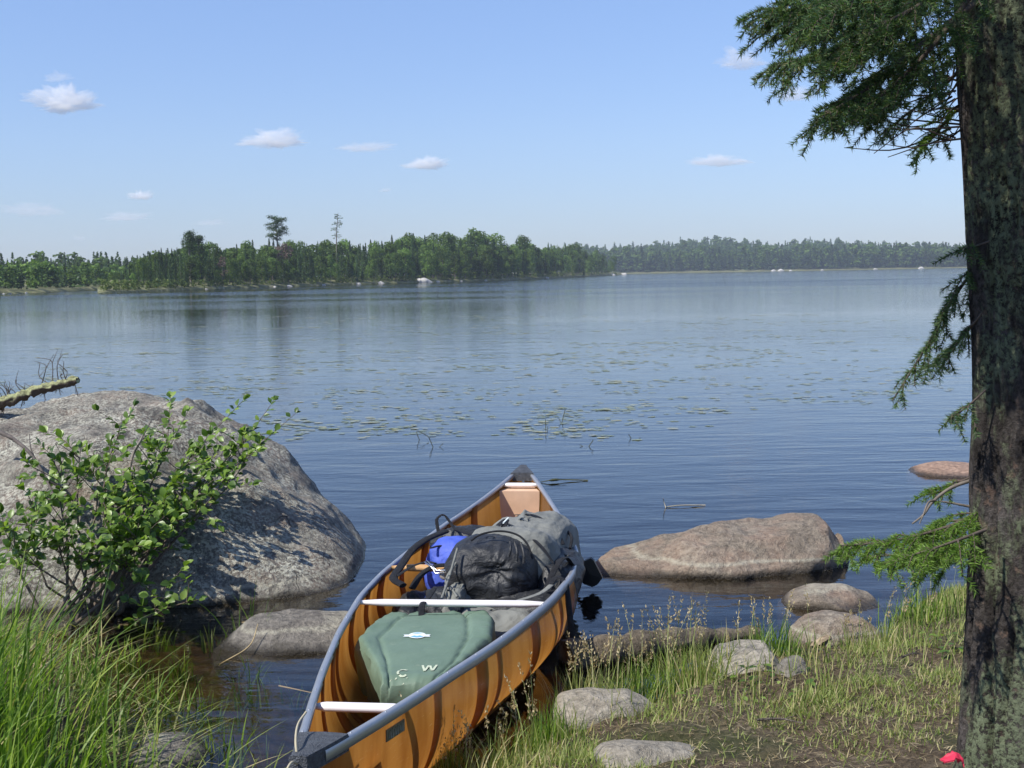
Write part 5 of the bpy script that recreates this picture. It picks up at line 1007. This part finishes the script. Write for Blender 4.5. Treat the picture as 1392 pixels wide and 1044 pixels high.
fill(2600, lambda: ri.uniform(580, 2100) if ri.random() < .25 else ri.uniform(740, 1330), lambda p: ri.uniform(1150, 1520), lambda p, d: 3.5 + (ridge(p) - 3.5) * max(0, (min(d, 1500) - 1160)) / 340, lambda p, d: ri.uniform(11, 16) if ri.random() < .9 else ri.uniform(16, 21), 'covering the ridges behind the distant right-hand shore', .7)
for i, (px, wpx, lb) in enumerate([(812 + 240, 8, 'tiny white rock on the distant right shore left of the white pair'), (1062, 10, 'larger of the white rocks on the distant right shore'), (1075, 5, 'small white rock beside the larger one on the distant right shore'), (1118, 5, 'lone white speck of rock right of the pair on the distant shore'), (1190, 6, 'white rock on the distant shore toward the spruce trunk'), (1252, 9, 'white rock on the distant shore closest to the spruce trunk'), (4, 4, 'tiny white rock at the far left frame edge'), (13, 5, 'white rock on the far left shore beside the tiny edge rock'), (35, 5, 'pale rock on the far left shore right of the other two')]):
    d = dR - 1 if px > 600 else dL(px) - 1; r = ray(px, 380); x = r[0] / r[1] * d; hw = wpx / F * d * .5; hh = hw * .6
    rock(lb, [(x - hw, -.05), (x - hw * .5, hh * .8), (x, hh), (x + hw, -.05)], d, hw * .7, RM_far, zb=-.1, amp=hw * .1, sc=1.2 / hw, seed=300 + i, nu=16, nv=12)
# ================================================================ CLOUDS (soft lit vapour far beyond the lake)
cm = NT('cloud_vapour'); pv = cm.n('VolumePrincipled', iColor=(1, 1, 1, 1), iDensity=.011, iAnisotropy=0.); cm.t.links.new(pv.outputs[0], cm.out.inputs[1])
CLD = [(92, 142, 46, 17, 1.0, 'biggest white cloud, at the upper left of the sky'), (77, 107, 20, 6, .35, 'faint small cloud just above the biggest one'), (374, 193, 40, 12, .9, 'white ragged cloud above the ragged island pine'), (495, 202, 36, 7, .6, 'flat pale cloud right of the white ragged cloud'), (581, 225, 27, 8, .9, 'small bright cloud right of the flat pale one'), (192, 268, 14, 6, .9, 'tiny bright cloud low over the island left end'), (168, 296, 32, 7, .5, 'low faint cloud just under the tiny bright one'), (48, 288, 44, 9, .45, 'low wide faint cloud at the left frame edge'), (978, 221, 32, 8, .8, 'long pale cloud left of the spruce at mid sky'), (1008, 86, 34, 13, .6, 'pale cloud beside the highest spruce bough tips'), (1083, 131, 30, 9, .6, 'pale cloud showing between the upper spruce boughs'), (524, 259, 8, 3, .6, 'tiniest cloud speck under the small bright cloud'), (108, 325, 10, 4, .4, 'faint cloud puff low over the far left shore'), (286, 304, 22, 4, .35, 'faint thin cloud above the upswept island pine')]
DC = 5200.; cr = random.Random(44)
def cloud(px, py, wpx, hpx, dens, label, i):
    c = D(px, py, DC); W_, H_ = wpx / F * DC, hpx / F * DC; n_ = 5 if wpx > 20 else 3; me = None
    V_, Fq, Ft, off = [], [], [], 0; ico = bpy.data.meshes.new('tmp'); import bmesh; bm = bmesh.new(); bmesh.ops.create_icosphere(bm, subdivisions=6, radius=1.); bm.to_mesh(ico); bm.free()
    S = np.zeros(len(ico.vertices) * 3); ico.vertices.foreach_get('co', S); S = S.reshape(-1, 3); T = np.zeros(len(ico.polygons) * 3, int); ico.polygons.foreach_get('vertices', T); T = T.reshape(-1, 3); bpy.data.meshes.remove(ico)
    rg = np.random.default_rng(500 + i); seeds = [(rg.uniform(-.55, .55), rg.uniform(-.1, .35), rg.uniform(.35, .6)) for _ in range(n_)] + [(0, -.05, .75)]
    # union-like profile: radius field = blend of lobes, with fine billows
    h = np.full(len(S), 0.3)
    for a, b, r_ in seeds:
        ctr = np.array([a, 0, b]); d = ctr[None] * S; t = (S * ctr).sum(1); disc = t * t - (ctr @ ctr - (r_ * np.array(1.)) ** 2); R_ = np.where(disc > 0, t + np.sqrt(np.maximum(disc, 0)), 0); h = np.maximum(h, R_)
    h = h * np.maximum(.15, 1 + .34 * fbm(S * 2.3, 3, 70 + i) + .26 * fbm(S * 5, 5, 90 + i, .65)); P = S * h[:, None]; P[:, 2] = np.where(P[:, 2] < 0, P[:, 2] * .5, P[:, 2] * 1.1)
    P = P * [W_ * 1.08, W_ * .45, H_ * 1.5]
    ob = link('cloud', mesh('cloud', P, T, True), None, None, tuple(c)); m = cm.m.copy(); m.node_tree.nodes['Principled Volume'].inputs['Density'].default_value = CDEN * dens ** 1.7 * 46 / max(wpx, 16); ob.data.materials.append(m)
    return tag(ob, label, 'cloud')
CDEN = .024
for i, c in enumerate(CLD): cloud(*c, i)
# ================================================================ AIR
hz = MB().add(*box((0, 870, 27), (5000, 1900, 70)))
hm = NT('air'); pv = hm.n('VolumePrincipled', iColor=(.78, .88, 1, 1), iDensity=.00021, iAnisotropy=.1); hm.t.links.new(pv.outputs[0], hm.out.inputs[1])
tag(link('haze', hz.mesh('haze', smooth=False), hm.m), 'thin summer haze over the lake', 'haze', kind='stuff')
